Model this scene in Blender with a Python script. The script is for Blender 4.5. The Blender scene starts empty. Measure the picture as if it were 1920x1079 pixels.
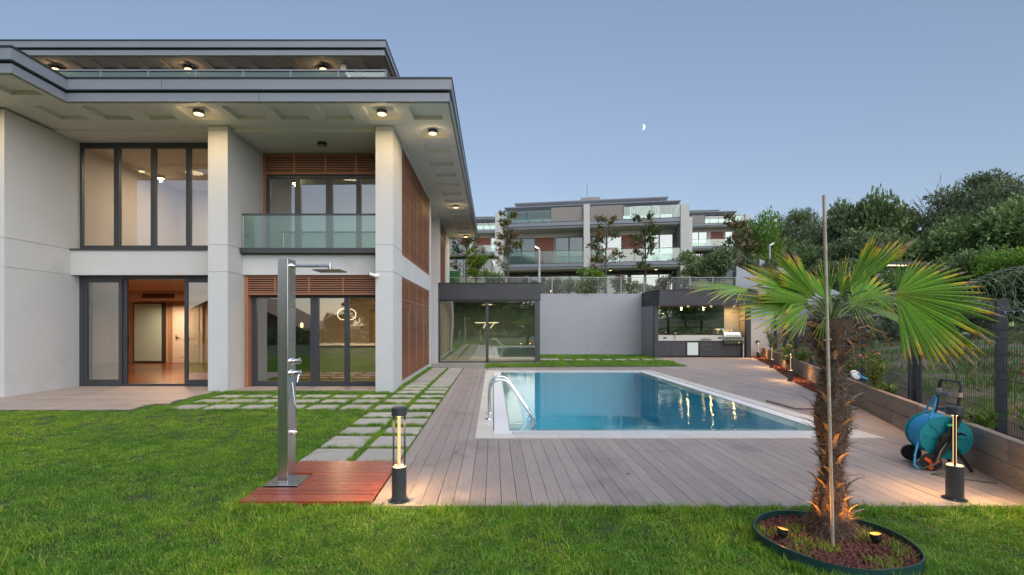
import bpy, math, random
import numpy as np
from mathutils import Matrix, Vector, Euler

# ------------------------------------------------------------------ camera, sky, light
sc = bpy.context.scene
CAMZ = 1.55
cam_d = bpy.data.cameras.new('camera'); cam = bpy.data.objects.new('camera', cam_d)
sc.collection.objects.link(cam); sc.camera = cam
cam.location = (0, 0, CAMZ); cam.rotation_euler = (math.radians(90), 0, 0)
cam_d.sensor_width = 36; cam_d.lens = 18.0
cam_d.shift_x = (960 - 925) / 1920; cam_d.shift_y = (609 - 539.5) / 1920
cam_d.clip_end = 3000; cam_d.clip_start = 0.05

SUN_EL, SUN_AZ = 12.0, 172.0          # dusk: glow low behind the camera
w = bpy.data.worlds.new('World'); sc.world = w; w.use_nodes = True
nt = w.node_tree; nt.nodes.clear()
sky = nt.nodes.new('ShaderNodeTexSky'); sky.sky_type = 'NISHITA'; sky.sun_disc = False
sky.sun_elevation = math.radians(SUN_EL); sky.sun_rotation = math.radians(SUN_AZ)
sky.air_density = 1.0; sky.dust_density = 1.0; sky.ozone_density = 1.0; sky.altitude = 50
gm = nt.nodes.new('ShaderNodeGamma'); gm.inputs[1].default_value = 0.55      # evens the sky out as in the photograph
tn = nt.nodes.new('ShaderNodeMix'); tn.data_type = 'RGBA'; tn.blend_type = 'MULTIPLY'; tn.inputs[0].default_value = 1; tn.inputs[7].default_value = (.92, 1.0, 1.22, 1)
bg = nt.nodes.new('ShaderNodeBackground'); bg.inputs['Strength'].default_value = 0.0925
out = nt.nodes.new('ShaderNodeOutputWorld')
nt.links.new(sky.outputs[0], gm.inputs[0]); nt.links.new(gm.outputs[0], tn.inputs[6])
nt.links.new(tn.outputs[2], bg.inputs[0]); nt.links.new(bg.outputs[0], out.inputs[0])

sun_d = bpy.data.lights.new('sun', 'SUN'); sun = bpy.data.objects.new('sun', sun_d)
sc.collection.objects.link(sun)
sun_d.energy = 1.5; sun_d.angle = math.radians(100); sun_d.color = (1.0, 0.97, 0.96)
_e, _a = math.radians(26), math.radians(140)
_dir = Vector((math.sin(_a) * math.cos(_e), math.cos(_a) * math.cos(_e), math.sin(_e)))
sun.rotation_euler = (-_dir).to_track_quat('-Z', 'Y').to_euler(); sun.location = _dir * 50

vs = sc.view_settings; vs.view_transform = 'Standard'; vs.look = 'None'
vs.exposure = 1.48; vs.gamma = 1.0; vs.use_curve_mapping = False
cy = sc.cycles
cy.use_denoising = True; cy.max_bounces = 8; cy.transparent_max_bounces = 24
cy.diffuse_bounces = 4; cy.glossy_bounces = 4; cy.transmission_bounces = 6
cy.sample_clamp_indirect = 6.0; cy.caustics_reflective = False; cy.caustics_refractive = False

R = math.radians
rnd = random.Random(7)
LINK = sc.collection.objects.link

# ------------------------------------------------------------------ helpers
class MB:
    """collects geometry; build() links it as ONE mesh object"""
    def __init__(s): s.v = []; s.f = []; s.sm = []; s.mi = []; s.m = 0
    def _add(s, vs, fs, smooth=False):
        b = len(s.v); s.v.extend(vs)
        for f in fs: s.f.append(tuple(b + i for i in f)); s.sm.append(smooth); s.mi.append(s.m)
    def box(s, x0, y0, z0, x1, y1, z1):
        if x0 > x1: x0, x1 = x1, x0
        if y0 > y1: y0, y1 = y1, y0
        if z0 > z1: z0, z1 = z1, z0
        s._add([(x0,y0,z0),(x1,y0,z0),(x1,y1,z0),(x0,y1,z0),(x0,y0,z1),(x1,y0,z1),(x1,y1,z1),(x0,y1,z1)],
               [(0,3,2,1),(4,5,6,7),(0,1,5,4),(1,2,6,5),(2,3,7,6),(3,0,4,7)]); return s
    def obox(s, c, hx, hy, hz, mat):
        """oriented box: centre, half sizes, 3x3 matrix"""
        vs = [tuple(Vector(c) + mat @ Vector((sx*hx, sy*hy, sz*hz))) for sz in (-1,1) for sx, sy in ((-1,-1),(1,-1),(1,1),(-1,1))]
        s._add(vs, [(0,3,2,1),(4,5,6,7),(0,1,5,4),(1,2,6,5),(2,3,7,6),(3,0,4,7)]); return s
    def bar(s, a, b, w, h=None):
        """square bar from a to b"""
        a, b = Vector(a), Vector(b); d = b - a; L = d.length
        if L < 1e-6: return s
        q = d.to_track_quat('Y', 'Z').to_matrix()
        return s.obox((a + b) / 2, w / 2, L / 2, (h or w) / 2, q)
    def quad(s, a, b, c, d, smooth=False): s._add([tuple(a), tuple(b), tuple(c), tuple(d)], [(0,1,2,3)], smooth); return s
    def prism(s, poly, z0, z1):
        n = len(poly)
        s._add([(x, y, z0) for x, y in poly] + [(x, y, z1) for x, y in poly],
               [tuple(range(n - 1, -1, -1)), tuple(range(n, 2 * n))] + [(i, (i + 1) % n, n + (i + 1) % n, n + i) for i in range(n)]); return s
    def tube(s, pts, r, n=8, cap=True, smooth=True):
        pts = [Vector(p) for p in pts]; k = len(pts); rs = r if isinstance(r, (list, tuple)) else [r] * k
        vs = []; up = None
        for i, p in enumerate(pts):
            t = (pts[min(i + 1, k - 1)] - pts[max(i - 1, 0)])
            t = t.normalized() if t.length > 1e-9 else Vector((0, 0, 1))
            if up is None:
                up = Vector((0, 0, 1)) if abs(t.z) < .9 else Vector((1, 0, 0))
            a = t.cross(up); a = a.normalized() if a.length > 1e-6 else t.orthogonal().normalized()
            b = a.cross(t); up = b
            for j in range(n):
                th = 2 * math.pi * j / n
                vs.append(tuple(p + (a * math.cos(th) + b * math.sin(th)) * rs[i]))
        fs = [(i*n + j, i*n + (j+1) % n, (i+1)*n + (j+1) % n, (i+1)*n + j) for i in range(k - 1) for j in range(n)]
        s._add(vs, fs, smooth)
        if cap:
            s._add(vs[:n], [tuple(range(n - 1, -1, -1))]); s._add(vs[-n:], [tuple(range(n))])
        return s
    def lathe(s, c, prof, n=20, axis=None):
        """prof: list of (radius, height) from bottom; axis optional 3x3"""
        c = Vector(c); A = axis or Matrix.Identity(3); vs = []
        for r, h in prof:
            for j in range(n):
                th = 2 * math.pi * j / n
                vs.append(tuple(c + A @ Vector((r * math.cos(th), r * math.sin(th), h))))
        k = len(prof)
        for i in range(k - 1):
            s._add([vs[i*n + j] for j in range(n)] + [vs[(i+1)*n + j] for j in range(n)],
                   [(j, (j+1) % n, n + (j+1) % n, n + j) for j in range(n)], abs(prof[i][1] - prof[i+1][1]) > 1e-5)
        s._add(vs[:n], [tuple(range(n - 1, -1, -1))]); s._add(vs[-n:], [tuple(range(n))]); return s
    def build(s, name, mat, parent=None, local=False, bevel=0, loc=None):
        me = bpy.data.meshes.new(name)
        v = s.v
        if parent is not None and not local:
            mi = WM[parent.name].inverted()
            v = [tuple(mi @ Vector(p)) for p in v]
        elif loc is not None and not local:
            v = [(p[0]-loc[0], p[1]-loc[1], p[2]-loc[2]) for p in v]
        me.from_pydata(v, [], s.f); me.update()
        me.polygons.foreach_set('use_smooth', s.sm)
        for mm in (mat if isinstance(mat, (list, tuple)) else [mat]): me.materials.append(mm)
        if any(s.mi): me.polygons.foreach_set('material_index', s.mi)
        o = bpy.data.objects.new(name, me); LINK(o)
        if parent is not None: o.parent = parent; WM[o.name] = WM[parent.name].copy()
        else:
            if loc is not None: o.location = loc
            WM[o.name] = Matrix.Translation(loc or (0, 0, 0))
        if bevel:
            b = o.modifiers.new('bevel', 'BEVEL'); b.width = bevel; b.segments = 2; b.limit_method = 'ANGLE'
        return o

WM = {}
def tag(o, label, cat=None, group=None, kind=None):
    if label: o['label'] = label
    if cat: o['category'] = cat
    if group: o['group'] = group
    if kind: o['kind'] = kind
    return o
def thing(name, label, cat, loc=(0, 0, 0), rz=0, group=None):
    o = bpy.data.objects.new(name, None); LINK(o); o.location = loc; o.rotation_euler = (0, 0, rz)
    o.empty_display_size = .2
    WM[o.name] = Matrix.Translation(loc) @ Matrix.Rotation(rz, 4, 'Z')
    return tag(o, label, cat, group)
def struct(o): o['kind'] = 'structure'; return o
def stuff(o): o['kind'] = 'stuff'; return o
def children(o): return [c for c in o.children]
def dup(root, loc, rz=0, label=None, scale=None, parent=None):
    c = root.copy(); LINK(c); c.parent = parent
    if parent is None:
        c.location = loc; c.rotation_euler = (0, 0, rz)
        if scale: c.scale = (scale,) * 3 if not isinstance(scale, tuple) else scale
    if label: c['label'] = label
    WM[c.name] = Matrix.Translation(loc or (0,0,0)) @ Matrix.Rotation(rz or 0, 4, 'Z')
    for ch in list(root.children): dup(ch, None, None, parent=c)
    return c
_unit = {}
def piece(name, mat, x0, y0, z0, x1, y1, z1, parent, world=True):
    """a box piece sharing one unit mesh per material and name"""
    k = (name, mat.name)
    if k not in _unit:
        m = MB().box(-.5, -.5, -.5, .5, .5, .5)
        me = bpy.data.meshes.new(name); me.from_pydata(m.v, [], m.f); me.materials.append(mat); _unit[k] = me
    o = bpy.data.objects.new(name, _unit[k]); LINK(o); o.parent = parent
    c = Vector(((x0+x1)/2, (y0+y1)/2, (z0+z1)/2))
    if world: c = WM[parent.name].inverted() @ c
    o.location = c; o.scale = (abs(x1-x0), abs(y1-y0), abs(z1-z0)); WM[o.name] = WM[parent.name]
    return o
def light(kind, loc, power, color=(1, .62, .3), size=.1, parent=None, rot=None, name='lamp_light', spot=None, blend=.5):
    d = bpy.data.lights.new(name, kind); d.energy = power; d.color = color
    if kind == 'AREA': d.size = size; d.shape = 'DISK'
    else: d.shadow_soft_size = size
    if spot: d.spot_size = R(spot); d.spot_blend = blend
    o = bpy.data.objects.new(name, d); LINK(o)
    if parent is not None: o.parent = parent; o.location = WM[parent.name].inverted() @ Vector(loc)
    else: o.location = loc
    if rot: o.rotation_euler = rot
    return o

# ------------------------------------------------------------------ materials
def newmat(name):
    m = bpy.data.materials.new(name); m.use_nodes = True; n = m.node_tree.nodes; n.clear(); return m, n, m.node_tree.links
def N(n, t, **kw):
    x = n.new(t)
    for k, v in kw.items(): setattr(x, k, v)
    return x
def math_(n, l, op, a, b=None, c=None):
    x = n.new('ShaderNodeMath'); x.operation = op
    for i, q in enumerate((a, b, c)):
        if q is None: continue
        if isinstance(q, (int, float)): x.inputs[i].default_value = q
        else: l.new(q, x.inputs[i])
    return x.outputs[0]
def mixc(n, l, fac, a, b, mode='MIX'):
    x = n.new('ShaderNodeMix'); x.data_type = 'RGBA'; x.blend_type = mode
    for s_, q in ((x.inputs[0], fac), (x.inputs[6], a), (x.inputs[7], b)):
        if isinstance(q, (int, float)): s_.default_value = q
        elif isinstance(q, tuple): s_.default_value = (*q[:3], 1)
        else: l.new(q, s_)
    return x.outputs[2]
def noise(n, l, vec, scale, detail=4, rough=.55, dist=0):
    x = n.new('ShaderNodeTexNoise'); x.inputs['Scale'].default_value = scale; x.inputs['Detail'].default_value = detail
    x.inputs['Roughness'].default_value = rough; x.inputs['Distortion'].default_value = dist
    if vec is not None: l.new(vec, x.inputs['Vector'])
    return x.outputs['Fac']
def ramp(n, l, fac, stops):
    x = n.new('ShaderNodeValToRGB'); l.new(fac, x.inputs[0]); e = x.color_ramp.elements
    while len(e) < len(stops): e.new(.5)
    for i, (p, c) in enumerate(stops): e[i].position = p; e[i].color = (*c, 1) if len(c) == 3 else c
    return x.outputs[0]
def scaled(n, l, vec, sx, sy, sz):
    x = n.new('ShaderNodeMapping'); x.inputs['Scale'].default_value = (sx, sy, sz); l.new(vec, x.inputs[0]); return x.outputs[0]
def M(name, col, rough=.5, metal=0, var=0, vs=1.5, stretch=(1, 1, 1), bump=0, bs=60, orand=0, coat=0, spec=.5, rvar=0, dirt=None, fine=0, fs=40, obj=False, aniso=0):
    m, n, l = newmat(name); p = N(n, 'ShaderNodeBsdfPrincipled'); o = N(n, 'ShaderNodeOutputMaterial'); l.new(p.outputs[0], o.inputs[0])
    pos = N(n, 'ShaderNodeTexCoord').outputs['Object'] if obj else N(n, 'ShaderNodeNewGeometry').outputs['Position']
    pv = scaled(n, l, pos, *stretch)
    p.inputs['Roughness'].default_value = rough; p.inputs['Metallic'].default_value = metal
    p.inputs['Specular IOR Level'].default_value = spec; p.inputs['Coat Weight'].default_value = coat; p.inputs['Coat Roughness'].default_value = .28
    c = None
    if var:
        f = noise(n, l, pv, vs, 6, .6)
        c = mixc(n, l, f, tuple(x * (1 - var) for x in col), tuple(min(1, x * (1 + var)) for x in col))
    if fine:
        f = noise(n, l, pv, fs, 3, .6)
        k = N(n, 'ShaderNodeMapRange'); l.new(f, k.inputs[0]); k.inputs[1].default_value = .3; k.inputs[2].default_value = .7
        k.inputs[3].default_value = 1 - fine; k.inputs[4].default_value = 1 + fine
        hv = N(n, 'ShaderNodeHueSaturation'); l.new(k.outputs[0], hv.inputs['Value'])
        if c is not None: l.new(c, hv.inputs['Color'])
        else: hv.inputs['Color'].default_value = (*col, 1)
        c = hv.outputs[0]
    if orand:
        oi = N(n, 'ShaderNodeObjectInfo'); k = N(n, 'ShaderNodeMapRange'); l.new(oi.outputs['Random'], k.inputs[0])
        k.inputs[3].default_value = 1 - orand; k.inputs[4].default_value = 1 + orand
        hv = N(n, 'ShaderNodeHueSaturation'); l.new(k.outputs[0], hv.inputs['Value'])
        if c is not None: l.new(c, hv.inputs['Color'])
        else: hv.inputs['Color'].default_value = (*col, 1)
        c = hv.outputs[0]
    if dirt:   # (colour, scale, threshold)
        f = noise(n, l, pv, dirt[1], 8, .65)
        f = math_(n, l, 'MULTIPLY', math_(n, l, 'SUBTRACT', f, dirt[2]), 5); cl = N(n, 'ShaderNodeClamp'); l.new(f, cl.inputs[0])
        c = mixc(n, l, math_(n, l, 'MULTIPLY', cl.outputs[0], .6), c if c is not None else col, dirt[0])
    if c is not None: l.new(c, p.inputs['Base Color'])
    else: p.inputs['Base Color'].default_value = (*col, 1)
    if rvar:
        f = noise(n, l, pv, vs * 2, 5); k = N(n, 'ShaderNodeMapRange'); l.new(f, k.inputs[0]); k.inputs[1].default_value = .35; k.inputs[2].default_value = .65
        k.inputs[3].default_value = max(.02, rough - rvar); k.inputs[4].default_value = rough + rvar; l.new(k.outputs[0], p.inputs['Roughness'])
    if bump:
        f = noise(n, l, pv, bs, 4, .6); b = N(n, 'ShaderNodeBump'); b.inputs['Strength'].default_value = bump; b.inputs['Distance'].default_value = .01
        l.new(f, b.inputs['Height']); l.new(b.outputs[0], p.inputs['Normal'])
    return m
def emit(name, col, s):
    m, n, l = newmat(name); e = N(n, 'ShaderNodeEmission'); e.inputs[0].default_value = (*col, 1); e.inputs[1].default_value = s
    o = N(n, 'ShaderNodeOutputMaterial'); l.new(e.outputs[0], o.inputs[0]); return m
def glassmat(name, tint=(.9, .95, .93), f0=.12, wob=0, ws=.6, rough=0.0, gloss=(1, 1, 1), body=None, bodyfac=0):
    m, n, l = newmat(name)
    lw = N(n, 'ShaderNodeLayerWeight'); lw.inputs['Blend'].default_value = .5
    p5 = math_(n, l, 'POWER', lw.outputs['Facing'], 4.0)
    fac = math_(n, l, 'ADD', math_(n, l, 'MULTIPLY', p5, 1 - f0), f0)
    t = N(n, 'ShaderNodeBsdfTransparent'); t.inputs[0].default_value = (*tint, 1)
    base = t.outputs[0]
    if body:
        d = N(n, 'ShaderNodeBsdfDiffuse'); d.inputs[0].default_value = (*body, 1)
        mm = N(n, 'ShaderNodeMixShader'); mm.inputs[0].default_value = bodyfac; l.new(base, mm.inputs[1]); l.new(d.outputs[0], mm.inputs[2]); base = mm.outputs[0]
    g = N(n, 'ShaderNodeBsdfGlossy'); g.inputs['Roughness'].default_value = rough; g.inputs[0].default_value = (*gloss, 1)
    if wob:
        pos = N(n, 'ShaderNodeNewGeometry').outputs['Position']
        f = noise(n, l, pos, ws, 1, .4); b = N(n, 'ShaderNodeBump'); b.inputs['Strength'].default_value = 1; b.inputs['Distance'].default_value = wob
        l.new(f, b.inputs['Height']); l.new(b.outputs[0], g.inputs['Normal'])
    mx = N(n, 'ShaderNodeMixShader'); l.new(fac, mx.inputs[0]); l.new(base, mx.inputs[1]); l.new(g.outputs[0], mx.inputs[2])
    o = N(n, 'ShaderNodeOutputMaterial'); l.new(mx.outputs[0], o.inputs[0]); return m
def leafmat(name, cols, trans=.35, rough=.5, obj=False, big=None):
    """cols: ramp stops of leaf colours, picked per leaf"""
    m, n, l = newmat(name); g = N(n, 'ShaderNodeNewGeometry')
    c = ramp(n, l, g.outputs['Random Per Island'], cols)
    if big:
        f = noise(n, l, g.outputs['Position'], big[0], 3); k = N(n, 'ShaderNodeMapRange'); l.new(f, k.inputs[0]); k.inputs[1].default_value = .35; k.inputs[2].default_value = .65
        k.inputs[3].default_value = 1 - big[1]; k.inputs[4].default_value = 1 + big[1]
        hv = N(n, 'ShaderNodeHueSaturation'); l.new(k.outputs[0], hv.inputs['Value']); l.new(c, hv.inputs['Color']); c = hv.outputs[0]
    oi = N(n, 'ShaderNodeObjectInfo'); k = N(n, 'ShaderNodeMapRange'); l.new(oi.outputs['Random'], k.inputs[0]); k.inputs[3].default_value = .8; k.inputs[4].default_value = 1.2
    hv = N(n, 'ShaderNodeHueSaturation'); l.new(k.outputs[0], hv.inputs['Value']); l.new(c, hv.inputs['Color']); c = hv.outputs[0]
    p = N(n, 'ShaderNodeBsdfPrincipled'); p.inputs['Roughness'].default_value = rough; l.new(c, p.inputs['Base Color'])
    t = N(n, 'ShaderNodeBsdfTranslucent'); l.new(c, t.inputs[0])
    mx = N(n, 'ShaderNodeMixShader'); mx.inputs[0].default_value = trans; l.new(p.outputs[0], mx.inputs[1]); l.new(t.outputs[0], mx.inputs[2])
    o = N(n, 'ShaderNodeOutputMaterial'); l.new(mx.outputs[0], o.inputs[0]); return m

STUCCO = M('stucco', (.57, .585, .595), .85, var=.06, vs=.9, bump=.35, bs=110, fine=.045, fs=90, dirt=((.46, .45, .41), .6, .56))
SOFFIT = M('soffit_plaster', (.80, .79, .73), .9, var=.05, vs=1.2, bump=.3, bs=150, fine=.05, fs=60)
CONC = M('concrete_wall', (.36, .385, .42), .8, var=.05, vs=.7, bump=.15, bs=60, fine=.03, fs=30, dirt=((.30, .315, .33), .5, .6))
FASCIA = M('grey_metal', (.19, .215, .25), .5, metal=.1, var=.12, vs=.8, fine=.03, fs=14, rvar=.08)
BLACK = M('black_trim', (.012, .013, .015), .4)
ANTH = M('anthracite_metal', (.045, .05, .058), .42, var=.08, vs=2, bump=.05, bs=200, rvar=.06)
ANTH_P = M('anthracite_panel', (.036, .040, .048), .5, var=.06, vs=1.2, rvar=.08)
SLAT = M('reddish_slat_wood', (.33, .145, .08), .55, var=.25, vs=3, stretch=(1, 1, 8), orand=.14, fine=.12, fs=18)
STEEL = M('brushed_steel', (.58, .58, .56), .28, metal=1, var=.06, vs=5, stretch=(30, 30, .6), bump=.03, bs=40, rvar=.06)
CHROME = M('chrome', (.78, .79, .8), .08, metal=1)
GLASS = glassmat('window_glass', (.93, .96, .93), .22, wob=.0009, ws=1.1)
GLASS_W = glassmat('wavy_glass', (.86, .93, .88), .24, wob=.012, ws=.5)
GLASS_B = glassmat('balustrade_glass', (.80, .92, .88), .07, body=(.35, .5, .47), bodyfac=.10)
GLASS_D = glassmat('coated_far_glass', (.25, .30, .29), .24, gloss=(.86, .95, .95), wob=.002, ws=.4)
FROST = M('frosted_glass', (.48, .72, .74), .25, var=.04)
MIRROR = glassmat('dark_mirror', (.02, .025, .02), .80, gloss=(.8, .85, .75), wob=.0015, ws=1.0)
PLASTER_IN = M('interior_plaster', (.72, .68, .62), .8, var=.02)
WHITE = M('white_paint', (.78, .77, .74), .4)
WOODFLOOR = M('interior_wood_floor', (.17, .062, .022), .24, var=.35, vs=2, stretch=(1, 8, 1))
EM_WARM = emit('warm_lamp', (1, .74, .36), 1.1)
EM_AMB = emit('amber_lamp', (1, .40, .05), 2.6)
EM_SOFT = emit('soft_warm_lamp', (1, .74, .46), 1.0)
# ------------------------------------------------------------------ ground and setting
def wallx(y): return 4.83 + .405 * (y - 4.66)      # inner face of the timber planter wall
PX0, PX1, PY0, PY1 = -.25, 5.34, 6.98, 17.3         # pool coping outer edge
def sstep(a, b, x): t = min(1, max(0, (x - a) / (b - a))); return t * t * (3 - 2 * t)
def height(x, y):
    h = -.07
    if y < 0: h -= .012 * (-y)
    d = x - (wallx(y) + .5)
    hill = 0
    if d > .8 and y > -30:
        hill = .30 + .10 * d + .22 * max(0, d - 9) + .12 * max(0, y - 30) * sstep(0, 10, d)
        hill = min(hill, 17) * (.35 + .65 * sstep(-12, 6, y))
        hill += .12 * math.sin(x * .7) * math.sin(y * .55) * sstep(1, 5, d)
    if y > 26.5:
        t = 2.95 + max(0, min(y - 52, 60)) * .22
        if x > 13: t = -.1 + (t + .1) * sstep(24, 40, y) if d > 0 else t
        h = max(h, t)
    h = max(h, hill) if d > .8 else h
    if y < -20: h -= 0
    return h
xs = sorted(set([-900, -400, -200, -120, -80, -50] + list(range(-40, 0, 4)) + [PX0 + .1, PX1 - .1] + [1.5, 3.0] + [3.3 + .3 * i for i in range(7)] + [5.6 + .35 * i for i in range(20)] + [12.6 + .7 * i for i in range(40)] + [41.5 + 2.5 * i for i in range(24)] + [120, 200, 400, 900]))
ys = sorted(set([-600, -200, -100, -60] + list(range(-40, 4, 4)) + [2.5, 3.2, 4, 4.7, 5.5, 6.2, PY0 + .1, 7.8, 8.5, 9.2, 10, 10.8, 11.5, 12.2, 13, 13.8, 14.6, 15.4, 16.3, PY1 - .1, 18, 19, 20, 21, 22, 23, 24, 25, 26.45, 26.55] + [28 + 1.6 * i for i in range(30)] + [78 + 4 * i for i in range(12)] + [150, 250, 500, 1500]))
g = MB(); gi = {}
for j, y in enumerate(ys):
    for i, x in enumerate(xs): gi[i, j] = len(g.v); g.v.append((x, y, height(x, y)))
for j in range(len(ys) - 1):
    for i in range(len(xs) - 1):
        if xs[i] >= PX0 and xs[i+1] <= PX1 and ys[j] >= PY0 and ys[j+1] <= PY1: continue
        g.f.append((gi[i, j], gi[i+1, j], gi[i+1, j+1], gi[i, j+1])); g.sm.append(True); g.mi.append(0)
def groundmat():
    m, n, l = newmat('earth_and_grass'); p = N(n, 'ShaderNodeBsdfPrincipled'); o = N(n, 'ShaderNodeOutputMaterial'); l.new(p.outputs[0], o.inputs[0])
    pos = N(n, 'ShaderNodeNewGeometry').outputs['Position']; p.inputs['Roughness'].default_value = .95
    f = noise(n, l, pos, .9, 8, .7); c = ramp(n, l, f, [(.36, (.09, .22, .03)), (.47, (.12, .17, .05)), (.55, (.24, .20, .16)), (.7, (.10, .19, .045))])
    f2 = noise(n, l, pos, 14, 5, .7); c = mixc(n, l, .6, c, ramp(n, l, f2, [(.3, (.3, .3, .3)), (.7, (1.5, 1.5, 1.5))]), 'MULTIPLY')
    l.new(c, p.inputs['Base Color']); b = N(n, 'ShaderNodeBump'); b.inputs['Distance'].default_value = .05; l.new(f2, b.inputs['Height']); l.new(b.outputs[0], p.inputs['Normal']); return m
struct(g.build('ground', groundmat()))

# lawn
def lawnmat():
    m, n, l = newmat('lawn_soil'); p = N(n, 'ShaderNodeBsdfPrincipled'); o = N(n, 'ShaderNodeOutputMaterial'); l.new(p.outputs[0], o.inputs[0])
    pos = N(n, 'ShaderNodeNewGeometry').outputs['Position']; p.inputs['Roughness'].default_value = .95
    f = noise(n, l, pos, 30, 5, .7); c = ramp(n, l, f, [(.3, (.02, .035, .008)), (.55, (.04, .075, .014)), (.75, (.07, .06, .03))]); l.new(c, p.inputs['Base Color']); return m
LAWN = lawnmat()
lawn = MB()
lawn.quad((-40, -40, -.035), (12, -40, -.035), (4.6, 4.36, -.035), (-40, 4.36, -.035))
lawn.quad((-40, 4.36, -.035), (-1.06, 4.36, -.035), (-1.06, 13.3, -.035), (-40, 13.3, -.035))
lawn.quad((-2.45, 13.3, -.035), (-1.06, 13.3, -.035), (-1.06, 18.6, -.035), (-2.45, 18.6, -.035))
struct(lawn.build('lawn', LAWN))
PATCH = [(-.25, 18.42), (7.15, 18.95), (7.5, 21.6), (7.6, 26.3), (1.9, 26.3), (1.9, 20.6), (-.25, 20.42)]
pm = MB(); pm.prism([(x, y) for x, y in PATCH], -.06, .005); struct(pm.build('lawn_by_wall', LAWN))

# decking
def deckmat(name, ax, base):
    m, n, l = newmat(name); p = N(n, 'ShaderNodeBsdfPrincipled'); o = N(n, 'ShaderNodeOutputMaterial'); l.new(p.outputs[0], o.inputs[0])
    pos = N(n, 'ShaderNodeNewGeometry').outputs['Position']
    oi = N(n, 'ShaderNodeObjectInfo')
    sv = scaled(n, l, pos, *((14, .7, 1) if ax == 'y' else (.7, 14, 1)))
    f = noise(n, l, sv, 3, 6, .65)
    c = mixc(n, l, f, tuple(x * .72 for x in base), tuple(x * 1.28 for x in base))
    k = N(n, 'ShaderNodeMapRange'); l.new(oi.outputs['Random'], k.inputs[0]); k.inputs[3].default_value = .90; k.inputs[4].default_value = 1.07
    h = N(n, 'ShaderNodeHueSaturation'); l.new(k.outputs[0], h.inputs['Value']); l.new(c, h.inputs['Color'])
    f3 = noise(n, l, pos, 1.3, 7, .7); c = mixc(n, l, .55, h.outputs[0], ramp(n, l, f3, [(.35, (.60, .60, .62)), (.48, (1, 1, 1)), (.7, (1.12, 1.07, 1.0))]), 'MULTIPLY')
    l.new(c, p.inputs['Base Color']); p.inputs['Roughness'].default_value = .55
    k2 = N(n, 'ShaderNodeMapRange'); l.new(f3, k2.inputs[0]); k2.inputs[3].default_value = .38; k2.inputs[4].default_value = .75; l.new(k2.outputs[0], p.inputs['Roughness'])
    sp = N(n, 'ShaderNodeSeparateXYZ'); l.new(pos, sp.inputs[0])
    wv = math_(n, l, 'SINE', math_(n, l, 'MULTIPLY', sp.outputs[0 if ax == 'y' else 1], 2 * math.pi / .0175))
    b = N(n, 'ShaderNodeBump'); b.inputs['Distance'].default_value = .0012; b.inputs['Strength'].default_value = .5; l.new(wv, b.inputs['Height']); l.new(b.outputs[0], p.inputs['Normal'])
    return m
DECK = deckmat('composite_deck', 'y', (.355, .302, .282)); DECK_X = deckmat('composite_deck_weathered', 'x', (.37, .31, .275))
UNDER = M('deck_void', (.02, .018, .016), .9)
ud = MB()
ud.prism([(-1.04, 4.42), (4.7, 4.42), (wallx(PY0) , PY0), (wallx(PY0), PY0 + .01), (-1.04, PY0 + .01)], -.06, -.028)
ud.box(-1.04, PY0 + .01, -.06, PX0, 18.0, -.028)
ud.prism([(PX1, PY0 + .01), (wallx(PY0), PY0 + .01), (wallx(24.3), 24.3), (7.55, 24.3), (7.4, 21.6), (7.1, 19), (PX1, 18.9)], -.06, -.028)
ud.prism([(PX0, PY1), (PX1, PY1), (PX1, 18.85), (PX0, 18.42)], -.06, -.028)
deck = struct(ud.build('pool_deck', UNDER))
def deck_ranges(x):
    """y ranges of decking for the column whose left edge is x"""
    xc = x + .07; y0 = 4.38
    if xc > 4.75: y0 = (x - 4.83) / .405 + 4.66 - .25
    if xc < PX0: return [(y0, 18.05)]
    if xc < PX1 - .02:
        return [(y0, PY0 - .004), (PY1 + .004, 18.42 + (xc + .25) * .0716)]
    if xc < 7.12: return [(y0, 18.42 + (xc + .25) * .0716)]
    if xc < 7.5: return [(y0, 18.95 + (xc - 7.1) * 6.6)]
    return [(y0, 24.15)]
x = -1.05; ncol = 0
while x < 12.6:
    for (a, b) in deck_ranges(x):
        if b - a < .15: continue
        y = a; first = True
        while y < b - .02:
            L = rnd.uniform(1.1, 2.6) if first and b - a > 3.5 else 4.0
            if b - (y + L) < .5: L = b - y
            e = min(b, y + L); first = False
            dz = rnd.uniform(-.0012, .0012)
            piece('plank', DECK, x + .0025, y + .0015, -.022, x + .1375, e - .0015, dz, deck)
            y = e
    x += .14; ncol += 1
ter = struct(MB().box(-40, 9.4, -.06, -6.62, 12.9, -.026).box(-6.62, 12.0, -.06, -2.4, 12.9, -.026).build('terrace_deck', UNDER))
y = 9.38; k = 0
while y < 12.88:
    xr = -6.75 + (.25 if y > 10 else 0) + rnd.uniform(-.05, .05) - (12.6 - y) * -.02
    xx = -16.5 + (k % 3) * .9
    pts = [xx]
    while pts[-1] < xr - 2.8: pts.append(pts[-1] + 2.4)
    pts.append(xr)
    for a, b in zip(pts, pts[1:]):
        piece('plank', DECK_X, a + .002, y + .0025, -.02, b - .002, y + .1375, rnd.uniform(-.001, .001), ter)
    if y > 11.95: piece('plank', DECK_X, -6.2, y + .0025, -.02, -2.76, y + .1375, 0, ter)
    y += .14; k += 1

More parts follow.
